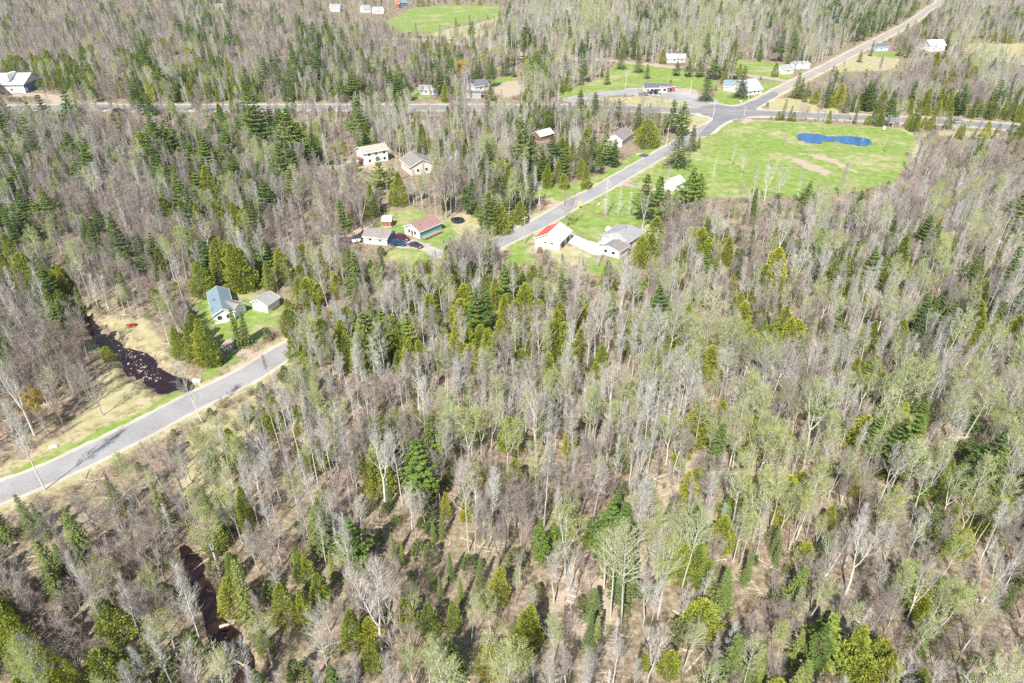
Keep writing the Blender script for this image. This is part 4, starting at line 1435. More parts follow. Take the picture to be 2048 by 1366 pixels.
b2 = MB(); b2.tube([Vector((-1.5, 0, .9)), Vector((-1.35, 0, .9)), Vector((-1.0, 0, .9)), Vector((1.0, 0, .9)), Vector((1.35, 0, .9)), Vector((1.5, 0, .9))], [.05, .45, .62, .62, .45, .05], 14)
link("tank_shell", b2.mesh("tank_shell", [T_white]), tk)
for x in (-.8, .8):
    b2 = MB(); b2.box(x - .1, x + .1, -.4, .4, 0, .35); link("foot", b2.mesh("foot", [concrete_m]), tk)
pt = tag(empty("picnic_table", (*G(263, 654), .05), .4), "red picnic table on the tan grass above the creek", "picnic table")
rm = plain("red_painted_wood", (.42, .07, .06), .7)
for k in range(4):
    b2 = MB(); b2.box(-1.0, 1.0, -.4 + k * .2, -.22 + k * .2, .74, .79); link("plank", b2.mesh("plank", [rm]), pt)
for s in (-1, 1):
    b2 = MB(); b2.box(-1.0, 1.0, s * .75 - .14, s * .75 + .14, .43, .48); link("bench", b2.mesh("bench", [rm]), pt)
    b2 = MB(); b2.tube([Vector((s * .75, -.8, 0)), Vector((s * .75, -.25, .74))], [.05, .05], 4); b2.tube([Vector((s * .75, .8, 0)), Vector((s * .75, .25, .74))], [.05, .05], 4); b2.box(s * .75 - .04, s * .75 + .04, -.85, .85, .36, .43)
    link("leg", b2.mesh("leg", [rm]), pt)
cv = tag(empty("culvert", (*G(394, 761), -.25), -.45), "pale metal culvert mouth where the creek meets the road bank", "culvert")
b2 = MB(); b2.tube([Vector((-.9, 0, 0)), Vector((1.2, 0, 0.05))], [.55, .55], 16); link("pipe", b2.mesh("pipe", [plain("culvert_metal", (.62, .62, .60), .5)]), cv)
b2 = MB(); b2.box(-.1, .2, -.9, .9, -.6, .25); link("headwall", b2.mesh("headwall", [concrete_m]), cv)


def rock_mesh(seed, s=(1, 1, .6)):
    r = random.Random(seed)
    import bmesh
    bm = bmesh.new()
    bmesh.ops.create_icosphere(bm, subdivisions=2, radius=.5)
    for v in bm.verts:
        k = 1 + .22 * math.sin(v.co.x * 5 + seed) * math.cos(v.co.y * 4 + seed * 2) + r.uniform(-.08, .08)
        v.co = Vector((v.co.x * s[0] * k, v.co.y * s[1] * k, v.co.z * s[2] * k))
    me = bpy.data.meshes.new("rock")
    bm.to_mesh(me)
    bm.free()
    return me


rockm = plain("pale_rock", (.36, .28, .22), .85, .25, 3)
rocks = [rock_mesh(k, (1, .8, .55)) for k in range(4)]
for m2 in rocks:
    m2.materials.append(rockm)
o = link("boulder", rock_mesh(9, (1.7, 1.0, .8)), None, (*G(108, 894), .1), (0, 0, .5))
o.data.materials.append(plain("white_boulder", (.68, .67, .65), .8, .1, 2))
tag(o, "white boulder on the grassy verge below the bare trees left of the road", "boulder")
# rocks in the creek bed
cand = []
rr_ = random.Random(3)
while len(cand) < 110:
    x, y = rr_.uniform(236, 325), rr_.uniform(686, 762)
    c0 = 292 + (x - 292) * .0
    w = math.exp(-((x - (250 + (y - 700) * .9)) / 26) ** 2)
    if rr_.random() < w:
        gx_, gy_ = G(x, y, -.5)
        if inside(CREEK, np.array([gx_]), np.array([gy_]))[0]:
            cand.append((gx_, gy_, x, y))
sizes = sorted([rr_.uniform(.15, .5) ** 1 + (.5 if rr_.random() < .08 else 0) for _ in cand], reverse=True)
ordw = ["first", "second", "third", "fourth", "fifth", "sixth", "seventh", "eighth", "ninth", "tenth", "eleventh", "twelfth", "thirteenth", "fourteenth", "fifteenth", "sixteenth", "seventeenth", "eighteenth", "nineteenth", "twentieth"]
for k, ((x, y, _, _), s) in enumerate(zip(cand, sizes)):
    o = link("creek_rock", rocks[k % 4], None, (x, y, -.6 + s * .08), (0, 0, rr_.uniform(0, 6)))
    o.scale = (s * .85, s * .85, s * .75)
    if s > .55:
        lab = "pale slab of rock in the dark creek, %s largest of the rocks there" % ordw[k]
    else:
        lab = "small pale rock scattered in the dark shallow creek water"
    tag(o, lab, "rock", "small rocks scattered in the creek shallows" if s <= .55 else "large rocks in the creek")


def pole(name, label, Ppx, h_, group="utility poles along the road", arm=True, mat=None):
    x, y = G(*Ppx)
    root = tag(empty(name, (x, y, 0), .65), label, "utility pole", group)
    b2 = MB(); b2.tube([Vector((0, 0, -.3)), Vector((0, 0, h_))], [.15, .10], 8); link("post", b2.mesh("post", [mat or dead_bark]), root)
    if arm:
        b2 = MB(); b2.box(-1.1, 1.1, -.06, .06, h_ - .7, h_ - .57); link("crossarm", b2.mesh("crossarm", [dead_bark]), root)
        for q in (-.95, 0, .95):
            b2 = MB(); b2.tube([Vector((q, 0, h_ - .57)), Vector((q, 0, h_ - .35))], [.05, .04], 6); link("insulator", b2.mesh("insulator", [metal_grey]), root)
    return root


pole("utility_pole", "utility pole on the grass inside the dirt driveway loop", (1079, 424), 9)
pole("utility_pole", "utility pole on the verge opposite the red-roofed garage", (1049, 488), 9)
pole("utility_pole", "pale pole on the lawn west of the service station", (1251, 178), 9)
pole("utility_pole", "pole on the sandy patch east of the service station", (1380, 190), 8)
pole("utility_pole", "utility pole at the south-west corner of the crossroads", (1425, 240), 10)
pole("utility_pole", "utility pole in front of the steep white hall", (1496, 203), 9)
pole("utility_pole", "pole beside the concrete drive of the white house", (1333, 292), 8)
pole("utility_pole", "thin pole on the grass corner east of the crossroads", (1488, 233), 5, arm=False)


def sign(name, label, Ppx, h_, w, hh, col, cat="road sign", rz=0, text=None):
    x, y = G(*Ppx)
    root = tag(empty(name, (x, y, 0), rz), label, cat)
    b2 = MB(); b2.tube([Vector((0, 0, -.2)), Vector((0, 0, h_))], [.05, .05], 6); link("post", b2.mesh("post", [metal_grey]), root)
    b2 = MB(); b2.box(-w / 2, w / 2, -.09, -.055, h_ - hh, h_)
    link("panel", b2.mesh("panel", [plain(name + "_panel", col, .5, .05)]), root)
    return root


sign("warning_sign", "yellow roadside marker panel behind the bare lawn tree", (1159, 417), 2.6, .9, 1.7, (.80, .58, .05), rz=-.3)
sign("road_sign", "small white sign on the grass south of the dirt path entrance", (1197, 413), 1.4, .5, .8, (.75, .75, .75))
sign("road_sign", "green street sign on the verge by the dirt path", (1277, 362), 2.6, .9, .3, (.05, .30, .15))
sign("road_sign", "white sign on the lawn beyond the pond by the highway", (1767, 262), 2.2, 1.2, 1.6, (.80, .80, .80), rz=.1)
sign("road_sign", "dark sign post on the highway verge north of the pond", (1701, 246), 2.2, .7, .7, (.10, .10, .10))
sign("road_sign", "green street sign on the east grass strip of the road", (1260, 318), 2.4, .8, .4, (.03, .25, .15))
sign("road_sign", "white sign post by the crossroads verge", (1480, 211), 2.6, .8, .8, (.75, .75, .75))
bb = tag(empty("satellite_dish", (*G(1216, 466), 0), .5), "grey satellite dish on a post on the bungalow lawn", "satellite dish")
b2 = MB(); b2.tube([Vector((0, 0, -.1)), Vector((0, 0, 1.3))], [.07, .06], 6); link("post", b2.mesh("post", [metal_grey]), bb)
b2 = MB(); b2.tube([Vector((0, 0, 1.3)), Vector((-.12, -.12, 1.42)), Vector((-.3, -.3, 1.6))], [.08, .7, 1.0], 14); link("dish", b2.mesh("dish", [plain("dish_grey", (.5, .5, .48), .6)]), bb)
# ring of stones at the lawn tree foot, red-brown low bush bed
bed = MB()
cx, cy = G(1207, 429)
rb2 = random.Random(8)
for k in range(900):
    a, q = rb2.uniform(0, 6.28), rb2.random() ** .5
    p = Vector((cx + math.cos(a) * q * 2.4, cy + math.sin(a) * q * 1.6, .05))
    bed.spike(p, p + Vector((rb2.uniform(-.4, .4), rb2.uniform(-.4, .4), rb2.uniform(.3, .9) * (1.1 - q))), .02)
tag(link("red_bush", bed.mesh("red_bush", [plain("rust_red_twigs", (.34, .10, .06), .8, .3)])), "low rust-red mound of twigs on the bungalow lawn", "shrub")


# fallen trunks
def log(label, a, b_, r_=.16, z=.15, name="fallen_log"):
    p, q = Vector((*G(*a), z)), Vector((*G(*b_), z + .1))
    root = tag(empty(name, p), label, "fallen log", "fallen trunks on the forest floor")
    d = q - p
    b2 = MB()
    pts = [d * t + Vector((0, 0, .05 * math.sin(t * 6))) for t in (0, .25, .5, .75, 1)]
    b2.tube(pts, [r_ * (1 - .6 * t) for t in (0, .25, .5, .75, 1)], 7)
    link("trunk", b2.mesh("trunk", [log_bark]), root)
    r = random.Random(int(a[0]))
    b2 = MB()
    for k in range(14):
        s = d * r.uniform(.4, 1)
        b2.spike(s, s + Vector((r.uniform(-1.2, 1.2), r.uniform(-1.2, 1.2), r.uniform(.1, .9))), .03)
    link("branch", b2.mesh("branch", [log_bark]), root)["kind"] = "stuff"


for i, (lab, a, b_) in enumerate([
        ("pale fallen trunk, uppermost of the parallel ones in the sandy clearing", (1133, 1179), (1199, 1196)),
        ("pale fallen trunk, second down of the parallel ones in the sandy clearing", (1135, 1191), (1195, 1206)),
        ("pale fallen trunk, third down of the parallel ones in the sandy clearing", (1134, 1203), (1162, 1213)),
        ("short fallen trunk at the lower rim of the sandy clearing", (1122, 1222), (1148, 1232)),
        ("fallen trunk at the very bottom of the sandy clearing", (1118, 1238), (1138, 1245)),
        ("grey fallen trunk between the dead spruce and the dark spruce", (1240, 1272), (1262, 1276)),
        ("fallen trunk slanting down across the open ground right of the tall poplar", (1345, 1222), (1385, 1248)),
        ("dark broken trunk on the moss at the bottom clearing", (1352, 1297), (1385, 1305)),
        ("long bleached trunk leaning up toward the bottom right thicket", (1368, 1350), (1425, 1285)),
        ("pale fallen trunk lying across the brown woods at lower left", (55, 1117), (146, 1100)),
        ("fallen trunk with orange broken end below the long pale one", (120, 1113), (155, 1148)),
        ("thin fallen trunk in the shade by the lower creek", (100, 1132), (60, 1140)),
        ("fallen trunk beside the cedar in the bare brown hollow", (585, 1336), (608, 1342)),
        ("bleached horizontal trunk in the lower right thicket", (1888, 1211), (1932, 1213)),
        ("dark fallen trunk crossing the lower creek", (440, 1255), (470, 1248)),
        ("pale trunk lying on the clearing's left side near the sunlit poplars", (1128, 1166), (1180, 1176)),
        ("bare fallen trunk near the dirt clearing above the cedars", (1095, 608), (1118, 616)),
        ("broken pale trunk among bare maples at far lower left", (20, 1290), (52, 1281)),
        ("fallen trunk on the tan floor under the right-hand birches".replace("right-hand ", "tall pale "), (1640, 1098), (1668, 1112)),
        ("short log at the edge of the brown hollow by the bottom spruce", (470, 1322), (492, 1334))]):
    log(lab, a, b_, .13 + .05 * (i % 3))

# ------------------------------------------------------------------ the woods
bpy.context.view_layer.update()
# which trees dominate where: 64 px cells of the photograph, read at mid height of each tree
CELLS = """
mmmmmmsmmmmmmgggbbabsbabsbsssmbm
mmmmsmsmmppmmcgbsbbsbabbmbbmmmab
cccmccccmpppppppabsggggggxmbmcmb
pxmmpmmppbpsbbbbssxxgggggccccccc
pmmmxppppsxpbbsbpcmscggggggxbxmm
pppmmmpppmmxsbbsscgggggggggbmmmm
xpmmmpmcmmmgbbssgggxppxbbbmmbbbb
pxmmmmcmxmmmggssgggxgxcxbbbbmbbb
ccmmmmscccccsabbcbbbbbbbbsbbbbsb
mcxmxxggccsaabccccxbbbbcbmbbbmsb
mmmggccgccxsccccbcbbbbacccbbbbbb
mmmggggbxabbbbbbbbmbaabbmbbcsbxa
mmmgggbbbbbbbbbbbabbbbbbbbsasbaa
xxgggxbbbbbbssaaabbbbaaaaabbaasa
xggxxmbbbbbbbsmxabbbbaaaabbaaass
ggmmmmsbbbbsmbcbxbmbbbbaabmmbasa
mmmmmmmxbbssscbmmscsbabaxabmbxab
mmmmmxmcmcmmssssbbxbbaabsbxxxxbm
mxmmmxmcasmmmssabxxbabxxmbxxxabm
pxxxmxxcaaamxsaaxxsxbxxxmsxxxxbx
ccmssxxbxamxsacabbsxmxmmbsxxxxxx
ccmssxxbxamxsacabbsxmxmmbsxxxxxx
""".strip().split("\n")
KINDS = ['birch', 'aspen', 'maple', 'pine', 'cedar', 'spruce', 'dead', 'bush', 'sapling', 'none']
MIX = {
    'm': (.12, .06, .51, .02, .03, .035, .015, .16, .03, .02),
    'b': (.42, .16, .14, .015, .05, .04, .01, .10, .05, .02),
    'a': (.14, .55, .08, .01, .05, .03, .01, .06, .05, .02),
    'p': (.12, .04, .33, .17, .09, .10, .01, .12, .02, .0),
    'c': (.12, .06, .16, .03, .40, .12, .01, .07, .03, .0),
    's': (.20, .08, .14, .08, .12, .27, .01, .07, .03, .0),
    'x': (.16, .08, .26, .01, .03, .03, .015, .20, .035, .18),
    'g': (.10, .05, .30, .0, .05, .03, .0, .22, .05, .20),
}
CUM = {k: np.cumsum(v) / sum(v) for k, v in MIX.items()}


def open_mask(x, y, pad=0.0):
    """True where no tree may stand"""
    o = np.zeros(x.shape, bool)
    for ln, w in OPEN_LINES:
        o |= dline(ln, x, y) < w + pad
    for q in LAWNS:
        o |= dpoly(q, x, y) < pad * .5
    for q in DULL[:13]:
        o |= inside(q, x, y)
    for q in SAND[:10]:
        o |= inside(q, x, y)
    for q in (APRON, DRIVE2, INTER_S):
        o |= dpoly(q, x, y) < 2
    for q in WATERS:
        o |= dpoly(q, x, y) < .8
    for root, Lx, W in BUILD_PADS:
        mi = root.matrix_world.inverted()
        lx = mi[0][0] * x + mi[0][1] * y + mi[0][3]
        ly = mi[1][0] * x + mi[1][1] * y + mi[1][3]
        o |= (lx > -3 - pad) & (lx < Lx + 3 + pad) & (ly > -5 - pad) & (ly < W + 3 + pad)
    return o


# -- trees one can pick out in the photograph, and spruces added for a shadow: (x, y of the top, y of the foot, kind, prototype)
PICK = []


def picks(kind, items):
    for it in items:
        x, yt, yb = it[:3]
        proto = it[3] if len(it) > 3 else R.randrange(len(PROTO[kind]))
        PICK.append((kind, x, yt, yb, proto))


picks('pine', [(310, 240, 332, 1), (335, 252, 328, 0), (10, 215, 300, 1), (25, 240, 305, 0), (430, 235, 302, 1), (440, 205, 236, 0), (500, 190, 300, 3), (415, 282, 352, 1), (455, 262, 328, 0),
               (60, 205, 250, 2), (85, 193, 250, 2), (138, 183, 252, 2), (105, 262, 318, 0), (140, 268, 332, 0), (70, 120, 176, 3), (320, 122, 192, 3), (270, 142, 202, 3), (345, 150, 206, 0), (265, 173, 212, 2), (470, 132, 165, 0),
               (300, 192, 250, 3), (530, 118, 192, 3), (545, 112, 175, 0), (590, 122, 175, 3), (640, 115, 155, 0), (706, 138, 202, 1), (780, 140, 188, 0), (735, 118, 160, 3), (757, 112, 150, 0), (745, 78, 112, 0), (690, 68, 108, 3),
               (580, 222, 332, 1), (595, 250, 335, 0), (515, 188, 305, 3), (715, 200, 292, 3), (722, 250, 300, 1), (982, 168, 202, 0), (960, 238, 280, 0), (800, 184, 240, 0), (922, 130, 172, 2), (622, 22, 52, 0), (695, 22, 50, 0),
               (628, 45, 98, 3), (1075, 106, 172, 1), (1060, 118, 170, 0), (1130, 110, 166, 1), (1100, 145, 182, 0), (1204, 68, 116, 1), (1355, 118, 152, 2), (1378, 118, 154, 2), (1400, 116, 154, 2), (1430, 113, 158, 2), (1448, 122, 160, 2), (1470, 120, 158, 2),
               (1300, 208, 242, 0), (1345, 203, 268, 3), (1366, 207, 272, 0), (1160, 184, 250, 3), (1190, 187, 245, 3), (1105, 272, 345, 1), (1130, 298, 348, 0), (1210, 268, 332, 1), (1228, 290, 336, 0), (1185, 270, 322, 0),
               (1730, 139, 172, 2), (1805, 77, 112, 2), (1828, 77, 106, 2), (1770, 18, 62, 3), (1668, 30, 60, 0), (1560, 8, 40, 0), (1605, 5, 36, 3), (1640, 6, 40, 0), (1700, 4, 40, 3), (1455, 5, 34, 0), (1500, 8, 36, 3),
               (50, 388, 452, 1), (8, 398, 435, 0), (75, 455, 502, 2), (20, 352, 402, 0), (395, 352, 416, 2), (95, 538, 605, 1), (60, 560, 612, 0), (530, 362, 440, 1), (545, 380, 445, 0), (720, 540, 608, 2), (745, 560, 608, 2),
               (1290, 352, 442, 3), (1318, 358, 455, 3), (1382, 342, 432, 1), (1400, 348, 395, 0), (1742, 498, 578, 1), (2034, 380, 476, 1), (1900, 600, 690, 0), (775, 345, 378, 2), (760, 318, 378, 2),
               (1750, 800, 872, 0), (1845, 795, 865, 0), (1960, 885, 1010, 1), (1940, 850, 930, 0), (1640, 775, 852, 2), (1855, 935, 1000, 2), (1235, 962, 1050, 0), (1080, 1015, 1130, 0), (1640, 1215, 1345, 1), (830, 868, 955, 2), (1110, 1020, 1100, 2),
               (235, 1262, 1350, 2), (380, 605, 642, 2), (445, 215, 262, 3), (180, 160, 205, 3), (1870, 60, 95, 2), (1895, 70, 100, 2), (1235, 35, 75, 3), (1185, 38, 78, 0), (1300, 42, 74, 0), (1380, 30, 60, 3), (1520, 70, 105, 2)])
picks('spruce', [(1215, 136, 169, 3), (1243, 96, 138, 2), (1278, 101, 145, 2), (1295, 127, 157, 3), (1415, 138, 202, 2), (1485, 130, 195, 2), (1258, 214, 252, 1), (1276, 207, 270, 1), (1358, 244, 334, 2), (1385, 250, 302, 1), (1398, 268, 297, 2), (1110, 224, 278, 0),
                 (1595, 144, 196, 0), (1604, 155, 198, 1), (1614, 165, 204, 0), (1655, 162, 215, 0), (1692, 187, 226, 2), (1735, 194, 230, 0), (1770, 188, 232, 0), (1800, 194, 233, 2), (1835, 188, 236, 0), (1865, 190, 238, 0), (1892, 195, 240, 2), (1922, 200, 242, 0), (1962, 204, 246, 0), (1992, 208, 248, 2), (2015, 205, 250, 0),
                 (215, 278, 313, 1), (246, 264, 300, 1), (672, 288, 328, 0), (652, 290, 330, 0), (155, 568, 622, 0), (225, 422, 472, 0), (500, 290, 335, 0), (155, 600, 625, 2), (405, 945, 1030, 2), (475, 1070, 1240, 2), (470, 610, 694, 1), (487, 620, 690, 1),
                 (975, 382, 468, 0), (988, 395, 466, 0), (835, 508, 575, 1), (850, 518, 575, 1), (880, 548, 610, 0), (765, 508, 560, 0), (715, 545, 606, 2), (700, 495, 590, 1), (710, 500, 595, 1), (785, 1042, 1118, 1), (803, 1064, 1126, 1), (762, 1040, 1086, 1), (900, 1085, 1160, 0), (880, 1135, 1198, 0), (863, 1115, 1180, 1), (920, 1135, 1210, 0), (660, 1075, 1160, 1),
                 (958, 1090, 1175, 2), (865, 1024, 1085, 1), (882, 1005, 1075, 0), (615, 1315, 1375, 0), (580, 1318, 1360, 3), (510, 1325, 1380, 3), (1180, 1200, 1300, 2), (1195, 1205, 1300, 0), (1500, 1075, 1170, 1), (1555, 1035, 1110, 0), (1600, 1240, 1330, 3), (775, 950, 1015, 0), (745, 962, 1015, 2), (1540, 505, 560, 0), (1508, 378, 432, 1), (1510, 20, 50, 0),
                 (770, 180, 200, 3), (660, 218, 236, 3), (1920, 245, 272, 3), (1950, 255, 277, 3), (1990, 254, 277, 3), (2025, 240, 264, 3), (1005, 112, 152, 1), (1012, 110, 152, 1), (960, 122, 165, 0), (1745, 80, 112, 1), (1722, 98, 124, 3), (770, 40, 76, 3), (880, 48, 75, 1), (912, 34, 75, 0), (940, 30, 70, 0), (998, 22, 70, 0), (1020, 50, 95, 0), (1175, 60, 110, 1), (1140, 52, 95, 0), (1900, 470, 540, 1), (1905, 640, 700, 1), (1560, 1060, 1130, 1),
                 (760, 640, 700, 0), (745, 660, 710, 1), (1180, 300, 345, 0), (1150, 320, 350, 2), (735, 1100, 1160, 0), (640, 640, 700, 0), (350, 640, 700, 2), (1360, 1380, 1440, 3), (30, 1290, 1380, 0)])
picks('spruce', [(40, 955, 1068, 2), (75, 975, 1075, 0), (-10, 980, 1080, 0)])  # spruces added so a dark shadow falls across the road
picks('cedar', [(25, 104, 150), (40, 110, 152), (80, 98, 152), (100, 104, 152), (168, 94, 132), (185, 90, 122), (250, 98, 132), (268, 108, 148), (330, 78, 112), (345, 75, 107), (380, 98, 136), (440, 68, 112), (455, 73, 112), (370, 130, 165, 1), (400, 115, 140, 3),
                (290, 268, 332, 1), (735, 248, 294, 2), (690, 283, 312, 2), (955, 243, 277, 1), (905, 225, 258, 1), (845, 250, 305, 2), (805, 262, 305, 2), (660, 217, 237, 0), (465, 190, 225, 0), (505, 228, 290, 2), (440, 210, 252, 2),
                (1295, 244, 294, 3), (1175, 224, 268, 0), (1170, 264, 322, 0), (1345, 240, 300, 1), (1630, 184, 208, 3), (1680, 170, 216, 1), (1868, 108, 158, 0), (1928, 118, 168, 1), (1945, 135, 172, 3), (1900, 303, 328, 1), (2042, 245, 292, 1), (1552, 128, 154, 1), (1480, 128, 150, 0),
                (420, 338, 412, 0), (330, 400, 466, 1), (400, 412, 482, 2), (55, 515, 598, 1), (25, 472, 545, 2), (402, 528, 592, 1), (432, 492, 565, 2), (470, 494, 580, 0), (485, 500, 578, 1), (200, 470, 502, 2), (315, 583, 612, 3), (335, 580, 622, 1), (380, 645, 722, 2), (405, 640, 728, 0), (420, 650, 730, 2), (355, 655, 715, 0),
                (798, 348, 412, 2), (1000, 410, 466, 1), (1040, 406, 447, 1), (1172, 335, 377, 2), (1128, 350, 378, 3), (1095, 330, 376, 2), (985, 330, 378, 0), (575, 488, 534, 2), (610, 490, 545, 1), (640, 505, 555, 1), (692, 498, 532, 1), (600, 558, 612, 1), (620, 558, 614, 3), (675, 550, 594, 1), (560, 500, 560, 0),
                (930, 568, 645, 1), (970, 553, 612, 0), (992, 560, 620, 2), (925, 600, 665, 3), (860, 588, 645, 1), (578, 618, 668, 3), (590, 630, 675, 1), (635, 642, 725, 0), (725, 638, 705, 1), (785, 630, 682, 1), (690, 670, 738, 2), (665, 660, 720, 1), (710, 690, 740, 0), (800, 700, 750, 1),
                (1030, 528, 575, 0), (1050, 568, 645, 1), (1080, 600, 660, 1), (1010, 590, 660, 0), (1000, 640, 700, 1), (960, 650, 715, 1), (940, 690, 740, 3), (885, 650, 700, 1), (870, 690, 735, 1), (900, 700, 745, 3), (840, 680, 730, 1), (1165, 588, 655, 1), (1155, 600, 660, 3), (1222, 583, 622, 2), (1290, 608, 650, 2), (1465, 552, 592, 2), (1525, 533, 602, 1),
                (1310, 438, 505, 1), (1282, 475, 532, 1), (1300, 470, 530, 0), (1400, 460, 532, 1), (1415, 480, 530, 3), (1875, 403, 442, 2), (1800, 478, 575, 2), (1765, 472, 505, 3), (1548, 500, 578, 1), (1565, 612, 692, 0), (1592, 640, 702, 3), (1610, 655, 705, 1), (1578, 635, 700, 1), (1635, 552, 605, 2), (1740, 642, 705, 0), (1725, 655, 705, 1), (2005, 488, 525, 2), (1985, 638, 692, 1), (1800, 640, 700, 1), (1945, 660, 725, 0),
                (790, 812, 860, 3), (882, 800, 845, 1), (850, 803, 845, 3), (810, 820, 860, 1), (830, 800, 850, 2), (975, 928, 958, 3), (1140, 828, 905, 2), (1190, 720, 770, 1), (1205, 690, 735, 1), (1400, 700, 760, 1), (1420, 690, 750, 3), (1350, 705, 760, 1), (1040, 700, 750, 3), (1565, 835, 905, 1), (1175, 1038, 1095, 2), (1145, 1028, 1090, 0), (1065, 1185, 1290, 0), (1050, 1200, 1300, 1),
                (10, 1175, 1310, 0), (50, 1235, 1345, 1), (30, 1210, 1330, 2), (205, 1280, 1370, 3), (385, 1262, 1325, 3), (595, 1072, 1150, 2), (610, 1090, 1160, 0), (600, 1160, 1250, 2), (635, 1130, 1210, 1), (560, 1145, 1240, 1), (890, 970, 1035, 2), (930, 980, 1040, 0), (1030, 900, 980, 1), (1020, 830, 900, 3), (1000, 1120, 1200, 1), (855, 1190, 1270, 1), (905, 1190, 1260, 0), (975, 1270, 1350, 1),
                (1810, 860, 920, 1), (1900, 905, 970, 0), (1600, 930, 1000, 3), (1720, 930, 990, 1), (1930, 1050, 1110, 3), (1660, 1000, 1060, 1), (1340, 1290, 1350, 3), (1290, 1280, 1340, 2), (700, 1200, 1290, 1), (740, 1260, 1340, 0), (215, 694, 722, 3), (955, 720, 760, 2), (1130, 690, 740, 2), (1250, 625, 675, 3)])
picks('yellow', [(925, 124, 174, 0), (72, 775, 850, 0)])
picks('aspen', [(935, 782, 862, 2), (1380, 1000, 1180, 0), (1330, 1060, 1240, 1), (1255, 1035, 1260, 0), (1480, 900, 1060, 2), (1340, 815, 930, 2), (1400, 770, 900, 0), (980, 1180, 1285, 2), (1700, 900, 1010, 2), (1580, 870, 960, 2), (1240, 745, 870, 1), (1190, 900, 1000, 0), (1030, 1135, 1210, 3), (1890, 780, 880, 2), (1450, 690, 790, 1), (300, 1230, 1330, 3), (1975, 1160, 1240, 2), (1920, 920, 1000, 2)])
picks('birch', [(860, 540, 642, 3), (800, 556, 655, 0), (816, 566, 665, 5), (780, 560, 645, 4), (770, 590, 682, 1), (830, 548, 640, 2), (700, 620, 705, 3), (680, 600, 695, 2), (650, 608, 705, 5), (840, 568, 655, 1), (1465, 293, 336, 2), (1486, 308, 352, 3), (1650, 230, 263, 1), (1725, 270, 293, 2), (1510, 335, 400, 0), (1535, 330, 405, 3), (1560, 338, 410, 4), (1600, 345, 415, 1), (1288, 390, 460, 3), (955, 555, 640, 3), (1150, 540, 620, 4), (1125, 520, 600, 3), (372, 1105, 1310, 0), (325, 1240, 1400, 1), (1640, 745, 850, 3), (1660, 740, 850, 4), (1075, 765, 930, 4), (1150, 770, 900, 3), (1440, 690, 760, 3), (1355, 840, 950, 3), (1110, 1090, 1210, 4), (1145, 1075, 1180, 3), (1660, 1060, 1200, 3), (1720, 1030, 1190, 4), (1990, 1100, 1210, 3), (2020, 900, 1020, 4),
                (480, 1260, 1380, 3), (1040, 1100, 1165, 4), (750, 1110, 1310, 4), (640, 1010, 1130, 0), (690, 1020, 1180, 0), (605, 1020, 1105, 1), (545, 740, 905, 5), (590, 760, 960, 5), (620, 790, 980, 1), (560, 800, 920, 5), (655, 800, 1000, 5), (685, 830, 1010, 1), (760, 850, 1010, 4), (730, 800, 960, 5), (520, 780, 900, 5), (1290, 720, 830, 3), (250, 1140, 1275, 0), (170, 1090, 1240, 1), (45, 790, 980, 0), (30, 700, 870, 3),
                (185, 1130, 1290, 0), (1305, 1240, 1370, 4), (1180, 1280, 1400, 3), (845, 740, 830, 3), (805, 730, 840, 4), (1850, 905, 1030, 3), (1780, 880, 1010, 4), (1840, 1120, 1250, 3)])
picks('maple', [(890, 322, 436, 2), (880, 330, 430, 0), (900, 335, 436, 3), (655, 365, 466, 4), (735, 365, 472, 0), (560, 350, 440, 2), (905, 480, 568, 4), (922, 468, 575, 2), (985, 490, 582, 4), (880, 512, 592, 0), (745, 615, 700, 0), (1000, 500, 575, 3), (1100, 505, 580, 3), (1080, 500, 575, 1), (1220, 520, 600, 2), (1255, 505, 580, 3), (1300, 505, 590, 1), (1570, 268, 288, 5), (1773, 284, 305, 5), (1380, 290, 330, 3), (1330, 410, 475, 1), (1345, 400, 470, 2), (1235, 295, 322, 5), (720, 352, 470, 2), (690, 370, 468, 0), (1133, 382, 458, 2), (770, 1110, 1290, 2), (940, 480, 560, 0), (960, 475, 565, 4), (520, 1040, 1150, 0), (165, 740, 890, 2), (130, 770, 905, 0), (185, 720, 830, 0), (80, 850, 950, 3), (360, 850, 940, 1), (820, 140, 195, 2), (1200, 115, 160, 4)])
picks('dead', [(1235, 1225, 1310, 0), (675, 1035, 1130, 1), (1255, 250, 262, 1), (1215, 350, 432, 0), (1240, 365, 430, 1), (1262, 370, 430, 1), (1430, 318, 362, 1), (1197, 470, 535, 1)])

picked = []
for kind, x, yt, yb, pr in PICK:
    bx, by = G((x), yb)
    if yb > 1366:                              # foot below the frame
        pass
    h_ = toppx(by, yt)
    # horizontal place: the crown is seen at x, half way up
    ux, _ = G(x, (yt + yb) / 2)
    dep = by * _cp - (h_ * .5 - CAM_H) * _sp
    wx_ = (x - 1024) / FPX * dep
    picked.append([kind, wx_, by, h_, pr])
px_a = np.array([p[1] for p in picked])
py_a = np.array([p[2] for p in picked])
op = np.zeros(len(px_a), bool)
for ln, w in ((ROAD, 3.6), (NROAD, 4.5), (HWY, 8)):
    op |= dline(ln, px_a, py_a) < w
for root, Lx, W in BUILD_PADS:
    mi = root.matrix_world.inverted()
    lx = mi[0][0] * px_a + mi[0][1] * py_a + mi[0][3]
    ly = mi[1][0] * px_a + mi[1][1] * py_a + mi[1][3]
    op |= (lx > -1) & (lx < Lx + 1) & (ly > -1) & (ly < W + 1)
picked = [p for p, o_ in zip(picked, op) if not o_]
print("picked", len(picked), "heights", {k: [round(float(np.percentile([p[3] for p in picked if p[0] == k], q)), 1) for q in (0, 25, 50, 75, 100)] for k in {p[0] for p in picked}})


